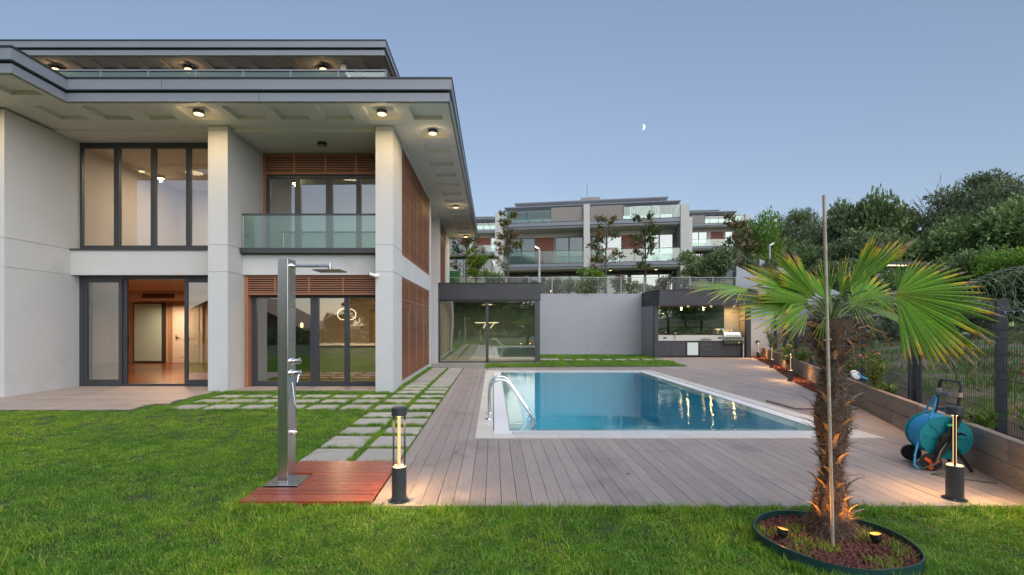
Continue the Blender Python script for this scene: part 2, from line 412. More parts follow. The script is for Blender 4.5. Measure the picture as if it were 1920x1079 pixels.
# paving slabs
SLAB = M('concrete_slab', (.44, .415, .37), .9, var=.12, vs=3, bump=.6, bs=70, orand=.12, fine=.10, fs=70, dirt=((.20, .19, .14), 2.5, .55))
path = struct(MB().box(-2.3, 5.78, -.05, -1.08, 18.5, -.031).box(-6.1, 9.3, -.05, -2.3, 11.3, -.031).build('paved_path', M('path_bed', (.07, .06, .04), .95, var=.3, vs=8)))
SLABS = []
def slab(x0, y0, x1, y1):
    SLABS.append((x0, y0, x1, y1))
    m = MB(); j = [rnd.uniform(-.008, .008) for _ in range(8)]; t = [rnd.uniform(-.004, .004) for _ in range(4)]
    P = [(x0+j[0], y0+j[1]), (x1+j[2], y0+j[3]), (x1+j[4], y1+j[5]), (x0+j[6], y1+j[7])]
    b = .008
    Q = [(P[0][0]+b, P[0][1]+b), (P[1][0]-b, P[1][1]+b), (P[2][0]-b, P[2][1]-b), (P[3][0]+b, P[3][1]-b)]
    vs = [(x, y, -.03) for x, y in P] + [(x, y, .004 + t[i]) for i, (x, y) in enumerate(P)] + [(x, y, .011 + t[i]) for i, (x, y) in enumerate(Q)]
    m._add(vs, [(0,1,5,4), (1,2,6,5), (2,3,7,6), (3,0,4,7), (4,5,9,8), (5,6,10,9), (6,7,11,10), (7,4,8,11), (8,9,10,11)])
    m.build('slab', SLAB, path)
ROWS = [(5.78, 6.36), (6.50, 7.08), (7.30, 7.70), (8.0, 8.4), (8.62, 9.0)]
for a, b in ROWS:
    for c in ((-2.19, -1.68), (-1.57, -1.08)): slab(c[0], a, c[1], b)
for a, b in ((9.42, 9.85), (10.2, 10.55), (10.9, 11.22)):
    for i in range(6): slab(-5.96 + .63 * i, a, -5.47 + .63 * i, b)
    for c in ((-2.19, -1.68), (-1.57, -1.08)): slab(c[0], a, c[1], b)
yy = 11.55
while yy < 18.2:
    hgt = .62 if 14 < yy < 15.3 else .38
    for c in ((-2.17, -1.68), (-1.57, -1.09)): slab(c[0], yy, c[1], yy + hgt)
    yy += hgt + .20
for i in range(9): slab(1.95 + i * .62 if i else 1.6, 22.2, 1.95 + i * .62 + .42, 22.6) if False else None
stp = struct(MB().box(1.9, 21.9, .005, 7.0, 22.7, .009).build('stepping_path', M('step_bed', (.03, .05, .012), .95)))
for i in range(9):
    a = 2.05 + .58 * i + (.4 if i else 0)
    piece('slab', SLAB, a, 22.1, .0, a + (.8 if i == 0 else .4), 22.55 if i else 22.9, .03, stp)
# concrete apron in front of the pavilion
struct(MB().box(-2.4, 18.62, -.05, -1.06, 20.4, .004).box(-1.06, 18.07, -.05, -.26, 20.4, .006).build('pavement', M('apron_concrete', (.30, .28, .265), .8, var=.12, vs=2, fine=.08)))

# ------------------------------------------------------------------ pool
def tilemat(name, col, sx, sy, grout=.8, rough=.3, var=.06):
    m, n, l = newmat(name); p = N(n, 'ShaderNodeBsdfPrincipled'); o = N(n, 'ShaderNodeOutputMaterial'); l.new(p.outputs[0], o.inputs[0])
    pos = N(n, 'ShaderNodeNewGeometry').outputs['Position']
    b = N(n, 'ShaderNodeTexBrick'); b.offset = 0; l.new(scaled(n, l, pos, sx, sy, sx), b.inputs[0]); b.inputs['Scale'].default_value = 1
    b.inputs['Mortar Size'].default_value = .02; b.inputs['Brick Width'].default_value = 1; b.inputs['Row Height'].default_value = 1
    b.inputs['Color1'].default_value = (*[c * (1 - var) for c in col], 1); b.inputs['Color2'].default_value = (*[min(1, c * (1 + var)) for c in col], 1); b.inputs['Mortar'].default_value = (*[c * grout for c in col], 1)
    f = noise(n, l, pos, 2.2, 6, .7); c = mixc(n, l, .5, b.outputs[0], ramp(n, l, f, [(.35, (.78, .76, .72)), (.6, (1, 1, 1))]), 'MULTIPLY')
    l.new(c, p.inputs['Base Color']); p.inputs['Roughness'].default_value = rough; return m
COPE = tilemat('coping_tile', (.68, .66, .61), 3.3, 3.3, .82, .45)
LIP = M('overflow_lip_tile', (.55, .54, .48), .15, var=.08, vs=5, coat=.6)
BASIN = tilemat('teal_mosaic', (.02, .50, .64), 20, 20, .9, .3)
GRATE = M('white_plastic_grate', (.80, .82, .86), .4, var=.03)
pool = thing('swimming_pool', 'rectangular teal swimming pool with white overflow edge set in grey decking', 'swimming pool', ((PX0 + PX1) / 2, (PY0 + PY1) / 2, 0))
c1 = (PX0 + .25, PY0 + .25, PX1 - .25, PY1 - .25); c2 = (c1[0] + .25, c1[1] + .25, c1[2] - .25, c1[3] - .25); c3 = (c2[0] + .25, c2[1] + .22, c2[2] - .25, c2[3] - .22)
ZW = -.012
def ring(mb, o, i, z0, z1):
    mb.box(o[0], o[1], z0, o[2], i[1], z1); mb.box(o[0], i[3], z0, o[2], o[3], z1)
    mb.box(o[0], i[1], z0, i[0], i[3], z1); mb.box(i[2], i[1], z0, o[2], i[3], z1)
# coping stones as single pieces round the edge
cop = MB(); ring(cop, (PX0, PY0, PX1, PY1), c1, -.12, -.006); cop = cop.build('coping', COPE, pool)
n_ = 9
for k in range(n_):
    a = PX0 + (PX1 - PX0) * k / n_; b = PX0 + (PX1 - PX0) * (k + 1) / n_
    piece('tile', COPE, a + .002, PY0, -.006, b - .002, PY0 + .247, .006, cop); piece('tile', COPE, a + .002, PY1 - .247, -.006, b - .002, PY1, .006, cop)
n_ = 16
for k in range(n_):
    a = PY0 + .25 + (PY1 - PY0 - .5) * k / n_; b = PY0 + .25 + (PY1 - PY0 - .5) * (k + 1) / n_
    piece('tile', COPE, PX0, a + .002, -.006, PX0 + .247, b - .002, .006, cop); piece('tile', COPE, PX1 - .247, a + .002, -.006, PX1, b - .002, .006, cop)
ch = MB(); ring(ch, c1, c2, -.12, -.08); ch.build('gutter_channel', M('gutter_dark', (.10, .11, .12), .7), pool)
gr = MB(); p_ = .0285
xg = c1[0] + .25
gr.box(c1[0] + .003, c1[1] + .003, -.02, xg, c2[1] - .003, 0.0)
while xg < c1[2] - .26:
    gr.box(xg, c1[1] + .012, -.02, xg + .017, c2[1] - .012, .0); gr.box(xg, c2[3] + .012, -.02, xg + .017, c1[3] - .012, .0); xg += p_
yg = c2[1]
while yg < c2[3]:
    gr.box(c1[0] + .012, yg, -.02, c2[0] - .012, yg + .024, .0); gr.box(c2[2] + .012, yg, -.02, c1[2] - .012, yg + .024, .0); yg += p_
gr.box(c1[0], c1[1], -.02, c1[2], c1[1] + .012, -.001); gr.box(c1[0] + .25, c2[1] - .012, -.02, c1[2] - .25, c2[1], -.001)
stuff(gr.build('grate', GRATE, pool))
lp = MB(); ring(lp, c2, c3, -.05, -.020); lp.build('overflow_edge', LIP, pool)
bs = MB(); D_ = -1.45
x0, y0, x1, y1 = c3[0] + .003, c3[1] + .003, c3[2] - .003, c3[3] - .003
bs.quad((x0, y0, -.02), (x0, y1, -.02), (x0, y1, D_), (x0, y0, D_)).quad((x1, y0, D_), (x1, y1, D_), (x1, y1, -.02), (x1, y0, -.02))
bs.quad((x0, y0, D_), (x1, y0, D_), (x1, y0, -.02), (x0, y0, -.02)).quad((x0, y1, -.02), (x1, y1, -.02), (x1, y1, D_), (x0, y1, D_))
bs.quad((x0, y0, D_), (x0, y1, D_), (x1, y1, D_), (x1, y0, D_)); bs.build('basin', BASIN, pool)
def watermat():
    m, n, l = newmat('pool_water')
    lw = N(n, 'ShaderNodeLayerWeight'); lw.inputs['Blend'].default_value = .5
    pos = N(n, 'ShaderNodeNewGeometry').outputs['Position']
    f = noise(n, l, scaled(n, l, pos, 1, 2.2, 1), 3.2, 3, .5, .3); f2 = noise(n, l, pos, .35, 2)
    amp = N(n, 'ShaderNodeMapRange'); l.new(f2, amp.inputs[0]); amp.inputs[1].default_value = .42; amp.inputs[2].default_value = .62; amp.inputs[3].default_value = .12; amp.inputs[4].default_value = 1
    b = N(n, 'ShaderNodeBump'); b.inputs['Distance'].default_value = .006; l.new(amp.outputs[0], b.inputs['Strength']); l.new(f, b.inputs['Height'])
    l.new(b.outputs[0], lw.inputs['Normal'])
    fac = math_(n, l, 'ADD', math_(n, l, 'MULTIPLY', math_(n, l, 'POWER', lw.outputs['Facing'], 5.0), .98), .02)
    t = N(n, 'ShaderNodeBsdfTransparent'); t.inputs[0].default_value = (.70, .96, 1, 1)
    g = N(n, 'ShaderNodeBsdfGlossy'); g.inputs['Roughness'].default_value = .0; l.new(b.outputs[0], g.inputs['Normal'])
    mx = N(n, 'ShaderNodeMixShader'); l.new(fac, mx.inputs[0]); l.new(t.outputs[0], mx.inputs[1]); l.new(g.outputs[0], mx.inputs[2])
    o = N(n, 'ShaderNodeOutputMaterial'); l.new(mx.outputs[0], o.inputs[0]); return m
wt = MB(); wt.quad((c2[0] + .004, c2[1] + .004, ZW), (c2[2] - .004, c2[1] + .004, ZW), (c2[2] - .004, c2[3] - .004, ZW), (c2[0] + .004, c2[3] - .004, ZW)); wt.build('water', watermat(), pool)

# ladder
lad = thing('pool_ladder', 'polished steel pool ladder with two looping handrails at the near corner', 'pool ladder', (-.07, 8.36, 0))
def rail(y):
    pts = [(-.07, y, .0), (-.07, y, .42)]
    for k in range(1, 9):
        a = math.pi - math.pi * .80 * k / 8; pts.append((.12 + .19 * math.cos(a), y, .45 + .20 * math.sin(a)))
    pts += [(.60, y, .10), (.655, y, -.02), (.66, y, -1.1)]
    MB().tube(pts, .0215, 12).build('handrail', CHROME, lad)
    MB().lathe((-.07, y, .006), [(.062, 0), (.055, .012), (.03, .018)], 20).build('flange', CHROME, lad)
rail(8.36); rail(8.90)
for k in range(3): MB().box(.60, 8.38, -.36 - .28 * k, .70, 8.88, -.34 - .28 * k).build('step', STEEL, lad)
# ------------------------------------------------------------------ villa
villa = thing('villa', 'two storey white villa with grey eaves, timber louvres and tall dark framed glazing', 'house', (-6, 16, 0))
V = villa
G1, G2 = 2.78, 3.41
def grooved(mb, x0, y0, x1, y1, zs):
    for a, b in zip(zs, zs[1:]): mb.box(x0, y0, a + .008, x1, y1, b - .008)
    mb.box(x0 + .012, y0 + .012, zs[0], x1 - .012, y1 - .012, zs[-1] - .004)
ZS = [-.05, G1, G2, 6.16]
w = MB(); grooved(w, -10.75, 10.94, -10.45, 13.02, ZS); w.build('wing_wall', STUCCO, V)
w = MB(); grooved(w, -16, 10.96, -10.76, 11.2, ZS); w.build('wing_wall', STUCCO, V)
def pillar(x0, y0, x1, y1, zt=6.19):
    m = MB(); grooved(m, x0, y0, x1, y1, [-.05, G1, G2, 6.07, zt]); m.build('pillar', STUCCO, V)
pillar(-6.66, 11.95, -6.2, 12.95); pillar(-2.75, 11.95, -2.34, 13.1)
w = MB(); w.box(-10.45, 12.67, G1, -6.66, 12.93, G2 - .01); w.build('spandrel', STUCCO, V)
w = MB(); w.box(-6.2, 12.67, G1, -2.75, 12.93, 3.30); w.box(-6.2, 12.93, 2.82, -2.75, 13.8, 3.28); w.build('spandrel', STUCCO, V)
w = MB(); w.box(-6.66, 12.952, 3.0, -6.2, 14.0, 6.15); w.build('loggia_wall', STUCCO, V)
# side facade: piers, band between floors
def sidewall(mb, x0, y0, x1, y1, zs): grooved(mb, x0, y0, x1, y1, zs)
w = MB(); w.box(-2.75, 13.1, G1, -2.34, 18.8, 3.33); w.box(-2.75, 13.1, -.1, -2.37, 18.8, .10); w.build('spandrel', STUCCO, V)
w = MB(); grooved(w, -2.75, 18.8, -2.34, 19.25, ZS); w.build('pillar', STUCCO, V)
w = MB(); grooved(w, -4.5, 20.3, -2.2, 20.62, [-.05, 2.55, 3.2, 3.3]); w.build('pillar', STUCCO, V)
w = MB(); w.box(-4.5, 19.25, -.05, -4.2, 20.3, 6.15); w.box(-4.5, 20.62, 3.0, -4.2, 22.3, 6.15); w.build('recess_wall', STUCCO, V)
w = MB(); grooved(w, -4.5, 22.3, -2.34, 22.6, [3.2, 5.3, 6.15]); w.build('pillar', STUCCO, V)
w = MB(); grooved(w, -2.75, 25.2, -2.34, 27.4, [3.2, 5.3, 6.15]); w.build('pillar', STUCCO, V)
w = MB(); w.box(-6.66, 22.6, 3.0, -2.8, 22.9, 6.15); w.box(-16, 27.1, -.1, -2.76, 27.4, 6.15); w.box(-16, 11.2, -.1, -15.8, 27.1, 6.15); w.build('back_wall', STUCCO, V)

# --- soffits with sunk coffers
def coffered(mb, X0, Y0, X1, Y1, z, cof, dep=.09, thick=None):
    xs_ = sorted({X0, X1} | {c[0] for c in cof} | {c[2] for c in cof}); ys_ = sorted({Y0, Y1} | {c[1] for c in cof} | {c[3] for c in cof})
    for i in range(len(xs_) - 1):
        for j in range(len(ys_) - 1):
            a, b, c, d = xs_[i], ys_[j], xs_[i+1], ys_[j+1]; mx_, my_ = (a + c) / 2, (b + d) / 2
            q = any(k[0] < mx_ < k[2] and k[1] < my_ < k[3] for k in cof); zz = z + dep if q else z
            mb.quad((a, b, zz), (a, d, zz), (c, d, zz), (c, b, zz))
    for a, b, c, d in cof:
        mb.quad((a, b, z), (a, b, z+dep), (a, d, z+dep), (a, d, z)); mb.quad((c, d, z), (c, d, z+dep), (c, b, z+dep), (c, b, z))
        mb.quad((a, d, z), (a, d, z+dep), (c, d, z+dep), (c, d, z)); mb.quad((c, b, z), (c, b, z+dep), (a, b, z+dep), (a, b, z))
s = MB()
coffered(s, -14, 10.65, -.87, 12.2, 6.2, [(-1.8 - k, 10.9, -1.14 - k, 11.62) for k in range(9)] )
coffered(s, -16, 9.44, -8.88, 10.649, 6.2, [(-9.75 - k, 9.68, -9.1 - k, 10.38) for k in range(5)])
coffered(s, -2.34, 12.2, -.87, 27.7, 6.2, [(-1.81, 12.07 + 1.12 * k + .0 if k else 12.22, -1.15, 12.75 + 1.12 * k) for k in range(14)])
s.build('soffit', SOFFIT, V)
s = MB(); s.box(-16, 12.2, 6.15, -2.34, 13.9, 6.3); s.box(-4.5, 13.9, 6.15, -2.34, 27.7, 6.3); s.build('soffit', SOFFIT, V)
def eave(polys, z, t1=.19, gap=.055, t2=.215, inset=.05):
    """two-tier metal eave: lower band, dark shadow gap, upper band, dark cap"""
    r = MB()
    lo = polys(inset); hi = polys(0); gp = polys(inset + .06); cp = polys(-.016)
    r.prism(lo, z + .12, z + t1); r.prism(hi, z + t1 + gap, z + t1 + gap + t2)
    # thin drip edges so the soffit meets the lower band
    n = len(lo)
    for i in range(n):
        a, b = lo[i], lo[(i+1) % n]
        d = Vector((b[0]-a[0], b[1]-a[1])).normalized(); nn = Vector((-d.y, d.x)) * .03
        r.quad((a[0], a[1], z - .012), (b[0], b[1], z - .012), (b[0], b[1], z + .12), (a[0], a[1], z + .12))
        r.quad((a[0]+nn.x, a[1]+nn.y, z - .012), (b[0]+nn.x, b[1]+nn.y, z - .012), (b[0]+nn.x, b[1]+nn.y, z + .07), (a[0]+nn.x, a[1]+nn.y, z + .07))
        r.quad((a[0], a[1], z - .012), (a[0]+nn.x, a[1]+nn.y, z - .012), (b[0]+nn.x, b[1]+nn.y, z - .012), (b[0], b[1], z - .012))
    k = MB(); k.prism(gp, z + t1, z + t1 + gap); k.prism(cp, z + t1 + gap + t2, z + t1 + gap + t2 + .036)
    return r, k
def roofpoly(d): return [(-16, 9.44 + d), (-8.88 - d, 9.44 + d), (-8.88 - d, 10.65 + d), (-.87 - d, 10.65 + d), (-.87 - d, 27.7 - d), (-16, 27.7 - d)]
r, k = eave(roofpoly, 6.2); ro = r.build('roof', FASCIA, V); k.build('eave_trim', BLACK, ro)
MB().box(-4.9, 10.690, 6.205, -4.896, 10.696, 6.39).build('panel_joint', BLACK, ro)
MB().box(-6.9, 10.645, 6.44, -6.896, 10.6495, 6.66).build('panel_joint', BLACK, ro)
# upper storey
w = MB(); w.box(-16, 18.2, 6.69, -5.6, 18.4, 9.6); w.box(-5.8, 18.4, 6.69, -5.6, 26, 9.6); w.build('upper_wall', STUCCO, V)
def up(d): return [(-18, 15.3 + d), (-3.22 - d, 15.3 + d), (-3.22 - d, 26.5 - d), (-18, 26.5 - d)]
r, k = eave(up, 9.6, .18, .06, .19); ru = r.build('roof', FASCIA, V); k.build('eave_trim', BLACK, ru)
s = MB(); coffered(s, -18, 15.3, -3.22, 18.2, 9.6, [(-3.95 - .69 * q, 15.52, -3.5 - .69 * q, 16.15) for q in range(20)], .045); s.box(-5.59, 18.2, 9.598, -3.22, 26.4, 9.66); s.build('soffit', M('upper_soffit_plaster', (.62, .56, .52), .9, fine=.05, fs=40), V)
# roof terrace balustrade
bal = MB(); bal.box(-15, 12.37, 7.68, -2.58, 12.42, 7.715); bal.box(-2.62, 12.42, 7.68, -2.58, 19, 7.715); bl = bal.build('balustrade', FASCIA, V)
xx = -2.6
m = MB()
while xx > -14.5: m.box(xx - .02, 12.38, 6.69, xx + .02, 12.41, 7.68); xx -= 1.15
for yy in (13.6, 14.8, 16, 17.2, 18.4): m.box(-2.61, yy, 6.69, -2.59, yy + .04, 7.68)
for zz in (7.0, 7.3, 7.52, 7.60): m.box(-15, 12.405, zz, -2.6, 12.413, zz + .008)
m.build('post', FASCIA, bl)
m = MB()
m.box(-15, 12.388, 6.75, -2.63, 12.398, 7.66); m.box(-2.606, 12.45, 6.75, -2.596, 18.9, 7.66); m.build('glass_panel', GLASS_B, bl)

# --- glazing
def window(parent, name, plane, a0, a1, z0, z1, bars, fr=.09, dep=.09, mat=None, glass=GLASS, axis='x', pane_gap=None):
    """framed glazing in the plane y=plane; bars = list of (x0, x1)"""
    m = MB()
    m.box(a0, plane, z0, a0 + fr, plane + dep, z1); m.box(a1 - fr, plane, z0, a1, plane + dep, z1)
    m.box(a0 + fr, plane, z0, a1 - fr, plane + dep, z0 + fr); m.box(a0 + fr, plane, z1 - fr, a1 - fr, plane + dep, z1)
    for b0, b1 in bars: m.box(b0, plane - .012, z0 + fr, b1, plane + dep - .01, z1 - fr); m.box(b0 + (b1-b0)*.44, plane - .02, z0 + fr, b0 + (b1-b0)*.56, plane - .012, z1 - fr) if b1 - b0 > .07 else None
    o = m.build(name, mat or ANTH, parent)
    ed = [a0 + fr] + [q for b in bars for q in b] + [a1 - fr]
    for i in range(0, len(ed), 2):
        if pane_gap and i // 2 in pane_gap: continue
        piece('pane', glass, ed[i], plane + .035, z0 + fr, ed[i+1], plane + .043, z1 - fr, o)
    return o
K = 12.94 / 960
def X13(px): return (px - 925) * K
def z13(py, Y=12.94): return 1.55 + (609 - py) * Y / 960
# bay A upper
window(V, 'window', 12.94, X13(144), -6.45, 3.42, 6.145, [(X13(214), X13(224)), (X13(283), X13(291.5)), (X13(349), X13(357)), (X13(420), X13(428))], fr=.13)
MB().box(X13(141), 12.62, 3.39, -6.66, 12.94, 3.425).build('sill', ANTH, V)
# bay A lower: fixed/sliding doors with the middle leaf open
dw = MB()
dw.box(-10.47, 12.92, .0, X13(158), 13.08, 2.77); dw.box(X13(158), 12.92, 2.70, -6.66, 13.08, 2.77); dw.box(X13(158), 12.92, -.0, -6.66, 13.08, .055)
dwo = dw.build('sliding_door', ANTH, V)
def leaf(x0, x1, y, z0=.055, z1=2.70, fr=.085, handle=None):
    m = MB(); m.box(x0, y, z0, x0 + fr, y + .05, z1).box(x1 - fr, y, z0, x1, y + .05, z1).box(x0 + fr, y, z0, x1 - fr, y + .05, z0 + fr + .02).box(x0 + fr, y, z1 - fr, x1 - fr, y + .05, z1)
    m.box(x0 + fr - .012, y + .015, z0 + fr, x0 + fr, y + .035, z1 - fr)
    o = m.build('door_leaf', ANTH, V)
    piece('pane', GLASS, x0 + fr, y + .02, z0 + fr + .02, x1 - fr, y + .028, z1 - fr, o)
    if handle: MB().box(handle, y - .03, 1.0, handle + .03, y, 1.22).build('handle', BLACK, o)
leaf(X13(158), X13(229), 12.93); leaf(X13(162), X13(236), 12.985, handle=X13(237)); leaf(X13(346), -6.5, 12.93)
# bay B lower
MB().box(-6.2, 12.75, 0, -6.11, 12.98, 2.77).build('timber_jamb', SLAT, V)
window(V, 'window', 12.95, -6.11, -2.5, .0, 2.34, [(X13(582), X13(597)), (X13(645.5), X13(654.5))], fr=.12)
MB().box(-6.11, 13.02, 2.34, -2.4, 13.10, 2.78).build('transom_panel', ANTH, V)
def louvre(x0, x1, z0, z1, y, n, posts, depth=.045):
    m = MB()
    m.box(x0, y, z1 - .04, x1, y + .06, z1).box(x0, y, z0, x1, y + .06, z0 + .05)
    for p in posts: m.box(p - .022, y, z0 + .05, p + .022, y + .06, z1 - .04)
    o = m.build('louvre_screen', SLAT, V)
    h = (z1 - z0 - .09) / n
    for k in range(n): piece('slat', SLAT, x0, y + .008, z0 + .05 + h * (k + .28), x1, y + .052, z0 + .05 + h * (k + .28) + h * .46, o)
louvre(-6.11, -2.74, 2.29, 2.775, 12.76, 7, [X13(584) , X13(647), X13(521)])
# loggia
w = MB(); w.box(-6.2, 12.58, 3.28, -2.76, 13.8, 3.40).build('loggia_floor', ANTH_P, V)
MB().box(-6.32, 12.50, 3.30, -2.76, 12.58, 3.425).build('sill', ANTH, V)
K8 = 13.8 / 960
def X8(px): return (px - 925) * K8
window(V, 'window', 13.8, -6.12, -2.4, 3.40, 5.60, [(X8(553), X8(564)), (X8(611), X8(624)), (X8(668), X8(677))], fr=.10)
MB().box(-6.2, 13.78, 3.4, -6.12, 13.9, 6.15).build('timber_jamb', SLAT, V)
MB().box(-6.12, 13.93, 5.60, -2.4, 13.98, 6.15).build('transom_panel', ANTH_P, V)
louvre(-6.12, -2.4, 5.58, 6.12, 13.72, 7, [X8(554), X8(612), X8(669)])
bo = MB().box(-6.19, 12.60, 4.245, -2.76, 12.65, 4.285).build('balustrade', ANTH, V)
piece('glass_panel', GLASS_B, -6.165, 12.615, 3.40, -2.76, 12.632, 4.245, bo)
MB().box(-6.19, 12.605, 3.4, -6.17, 12.645, 4.25).build('post', STEEL, bo)
sk = MB().box(-6.196, 12.85, 3.74, -6.185, 12.95, 3.84).build('wall_socket', ANTH, V)
MB().box(-6.186, 12.875, 3.765, -6.183, 12.925, 3.815).build('cover', WHITE, sk)
# side timber screens
def sidescreen(x, y0, y1, z0, z1, n, posts, mid=True, parts=True):
    m = MB(); m.box(x - .05, y0, z0, x, y0 + .05, z1).box(x - .05, y1 - .05, z0, x, y1, z1).box(x - .05, y0, z1 - .05, x, y1, z1).box(x - .05, y0, z0, x, y1, z0 + .05)
    for p in posts: m.box(x - .075, p - .035, z0, x - .002, p + .035, z1)
    if mid: m.box(x - .074, y0, z0 + (z1 - z0) * .78, x - .001, y1, z0 + (z1 - z0) * .78 + .03)
    o = m.build('timber_screen', SLAT, V); h = (z1 - z0 - .1) / n
    for k in range(n): piece('slat', SLAT, x - .042, y0 + .01, z0 + .05 + h * (k + .2), x + .004, y1 - .01, z0 + .05 + h * (k + .2) + h * .48, o)
sidescreen(-2.36, 13.1, 18.8, .10, 2.775, 48, [14.45, 15.85, 17.3])
sidescreen(-2.36, 13.1, 18.8, 3.33, 6.14, 50, [14.45, 15.85, 17.3])
sidescreen(-2.38, 22.6, 25.2, 3.2, 6.14, 50, [23.5, 24.4])
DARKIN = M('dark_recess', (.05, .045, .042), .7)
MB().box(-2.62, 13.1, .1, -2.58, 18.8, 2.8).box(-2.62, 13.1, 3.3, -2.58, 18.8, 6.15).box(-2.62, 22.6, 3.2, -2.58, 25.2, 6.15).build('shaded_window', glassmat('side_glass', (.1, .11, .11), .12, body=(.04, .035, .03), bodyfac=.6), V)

# --- interiors
def room(x0, x1, y0, y1, z0, z1, wall=PLASTER_IN, floor=WOODFLOOR, ceil=None):
    m = MB(); t = .08
    m.box(x0 - t, y0, z0, x0, y1 + t, z1).box(x1, y0, z0, x1 + t, y1 + t, z1).box(x0, y1, z0, x1, y1 + t, z1); m.build('interior_wall', wall, V)
    MB().box(x0 - t, y0, z0 - .05, x1 + t, y1 + t, z0).build('interior_floor', floor, V)
    MB().box(x0 - t, y0, z1, x1 + t, y1 + t, z1 + .05).build('interior_ceiling', ceil or wall, V)
IN_A = M('lamp_tinted_white_wall', (.66, .50, .36), .85, var=.02)  # white walls, with the warm lamplight mixed into their colour
room(-15.4, -6.32, 13.1, 20.6, .02, 2.72, IN_A)
MB().box(-15.4, 13.04, .0, -10.76, 13.12, 2.8).build('interior_wall', IN_A, V)
MB().box(-15.4, 17.9, 2.40, -6.4, 18.2, 2.72).build('bulkhead', IN_A, V)
vt = MB().box(-12.25, 17.865, 2.47, -11.15, 17.90, 2.63).build('air_vent', M('vent_brown', (.12, .06, .035), .5), V)
for q in range(6): piece('vent_blade', M('vent_blade', (.2, .11, .07), .5) if q == 0 else bpy.data.materials['vent_blade'], -12.22, 17.855, 2.485 + q * .023, -11.18, 17.866, 2.493 + q * .023, vt)
id_ = MB().box(-12.85, 20.50, .02, -11.65, 20.60, 2.33).build('interior_door', WHITE, V)
MB().box(-12.72, 20.46, .03, -11.78, 20.50, 2.22).build('door_leaf', WHITE, id_)
MB().box(-12.58, 20.445, .25, -11.92, 20.46, .80).box(-12.58, 20.445, .95, -11.92, 20.46, 2.05).build('door_panel', WHITE, id_)
MB().box(-12.68, 20.42, 1.02, -12.52, 20.44, 1.05).box(-12.68, 20.43, .92, -12.65, 20.46, 1.12).build('handle', BLACK, id_)
fp = MB().box(-14.35, 20.40, .05, -13.1, 20.48, 2.42).build('interior_window', ANTH, V)
MB().box(-14.30, 20.385, .10, -13.22, 20.40, 2.38).build('frosted_pane', FROST, fp)
MB().box(-13.02, 20.50, .02, -12.88, 20.59, 2.38).build('curtain', M('beige_curtain', (.45, .30, .2), .9), V)
light('AREA', (-9.5, 15.2, 2.66), 44, (1, .60, .33), .5, V, name='room_light'); light('AREA', (-12.4, 19.4, 2.3), 22, (1, .60, .33), .4, V, name='room_light')
IN_B = M('tan_interior_wall', (.62, .54, .45), .85, var=.02)
room(-10.7, -6.74, 13.1, 17.5, 3.45, 6.13, IN_B)
light('AREA', (-8.9, 15.2, 6.05), 36, (1, .76, .54), .5, V, name='room_light')
IN_C = M('cream_interior_wall', (.64, .54, .40), .85, var=.02)
room(-6.24, -2.66, 13.12, 18.4, .02, 2.74, IN_C)
isl = MB().box(-5.6, 16.4, .02, -3.6, 17.2, .88).build('kitchen_island', M('green_cabinet', (.16, .20, .13), .5), V)
MB().box(-5.65, 16.35, .88, -3.55, 17.25, .94).build('worktop', WHITE, isl)
cb = MB().box(-4.4, 18.2, .02, -3.3, 18.4, 2.1).build('cupboard', M('oak_cupboard', (.42, .26, .12), .5), V)
MB().box(-4.3, 18.17, .1, -3.87, 18.2, 2.0).box(-3.83, 18.17, .1, -3.4, 18.2, 2.0).build('cupboard_door', M('oak_cupboard_door', (.46, .30, .15), .5), cb)
light('AREA', (-4.4, 15.2, 2.68), 36, (1, .68, .40), .5, V, name='room_light')
room(-6.64, -2.66, 13.98, 17.8, 3.45, 6.13, M('loggia_room_wall', (.35, .34, .30), .85))
light('AREA', (-4.4, 15.8, 6.05), 8, (1, .78, .55), .5, V, name='room_light')

# ------------------------------------------------------------------ lamps on the villa
def ceiling_light(x, y, z, label, r=.115, lit=True, power=11, group=None, h=.075):
    t = thing('ceiling_light', label, 'ceiling light', (x, y, z), 0, group)
    MB().lathe((x, y, z - h), [(r, 0), (r, h)], 24).lathe((x, y, z - h - .004), [(r, 0), (r, .006)], 24).build('housing', ANTH if lit else BLACK, t)
    MB().lathe((x, y, z - h - .012), [(r * .82, 0), (r * .86, .010)], 24).build('diffuser', EM_WARM if lit else M('unlit_diffuser', (.3, .3, .29), .5), t)
    if lit:
        light('AREA', (x, y, z - h - .02), power * .62, (1, .66, .25), r * 1.6, t); light('POINT', (x, y, z - h - .10), power * .10, (1, .70, .34), .03, t)
    return t
ceiling_light(-10.4, 9.95, 6.2, 'lit round ceiling light in the projecting eave at the wing wall', group='round lights under the eaves')
ceiling_light(-6.40, 11.12, 6.2, 'lit round ceiling light in the eave above the pillar beside the sliding doors', group='round lights under the eaves')
ceiling_light(-2.42, 11.12, 6.2, 'lit round ceiling light in the eave above the corner pillar', group='round lights under the eaves')
ceiling_light(-1.45, 12.25, 6.2, 'lit round ceiling light in the side eave just past the roof corner', group='round lights under the eaves')
ceiling_light(-1.46, 20.0, 6.2, 'lit round ceiling light halfway along the side eave above the timber screens', group='round lights under the eaves')
ceiling_light(-1.44, 26.7, 6.2, 'lit round ceiling light at the far end of the side eave', group='round lights under the eaves')
ceiling_light(-4.33, 12.95, 6.15, 'unlit black round ceiling light over the glass railed balcony', lit=False)
kk = 16.3 / 960
for px, lb in ((120, 'lit round light under the top roof at the end over the projecting eave'), (364, 'lit round light at the middle of the top roof soffit'), (612, 'lit round light under the top roof beside the white camera bracket')):
    ceiling_light((px - 925) * kk, 16.0, 9.6, lb, r=.13, power=12, group='round lights under the top roof')
ceiling_light(-3.72, 17.4, 9.6, 'lit round light at the top roof corner seen through the terrace glass', r=.13, power=12, group='round lights under the top roof')
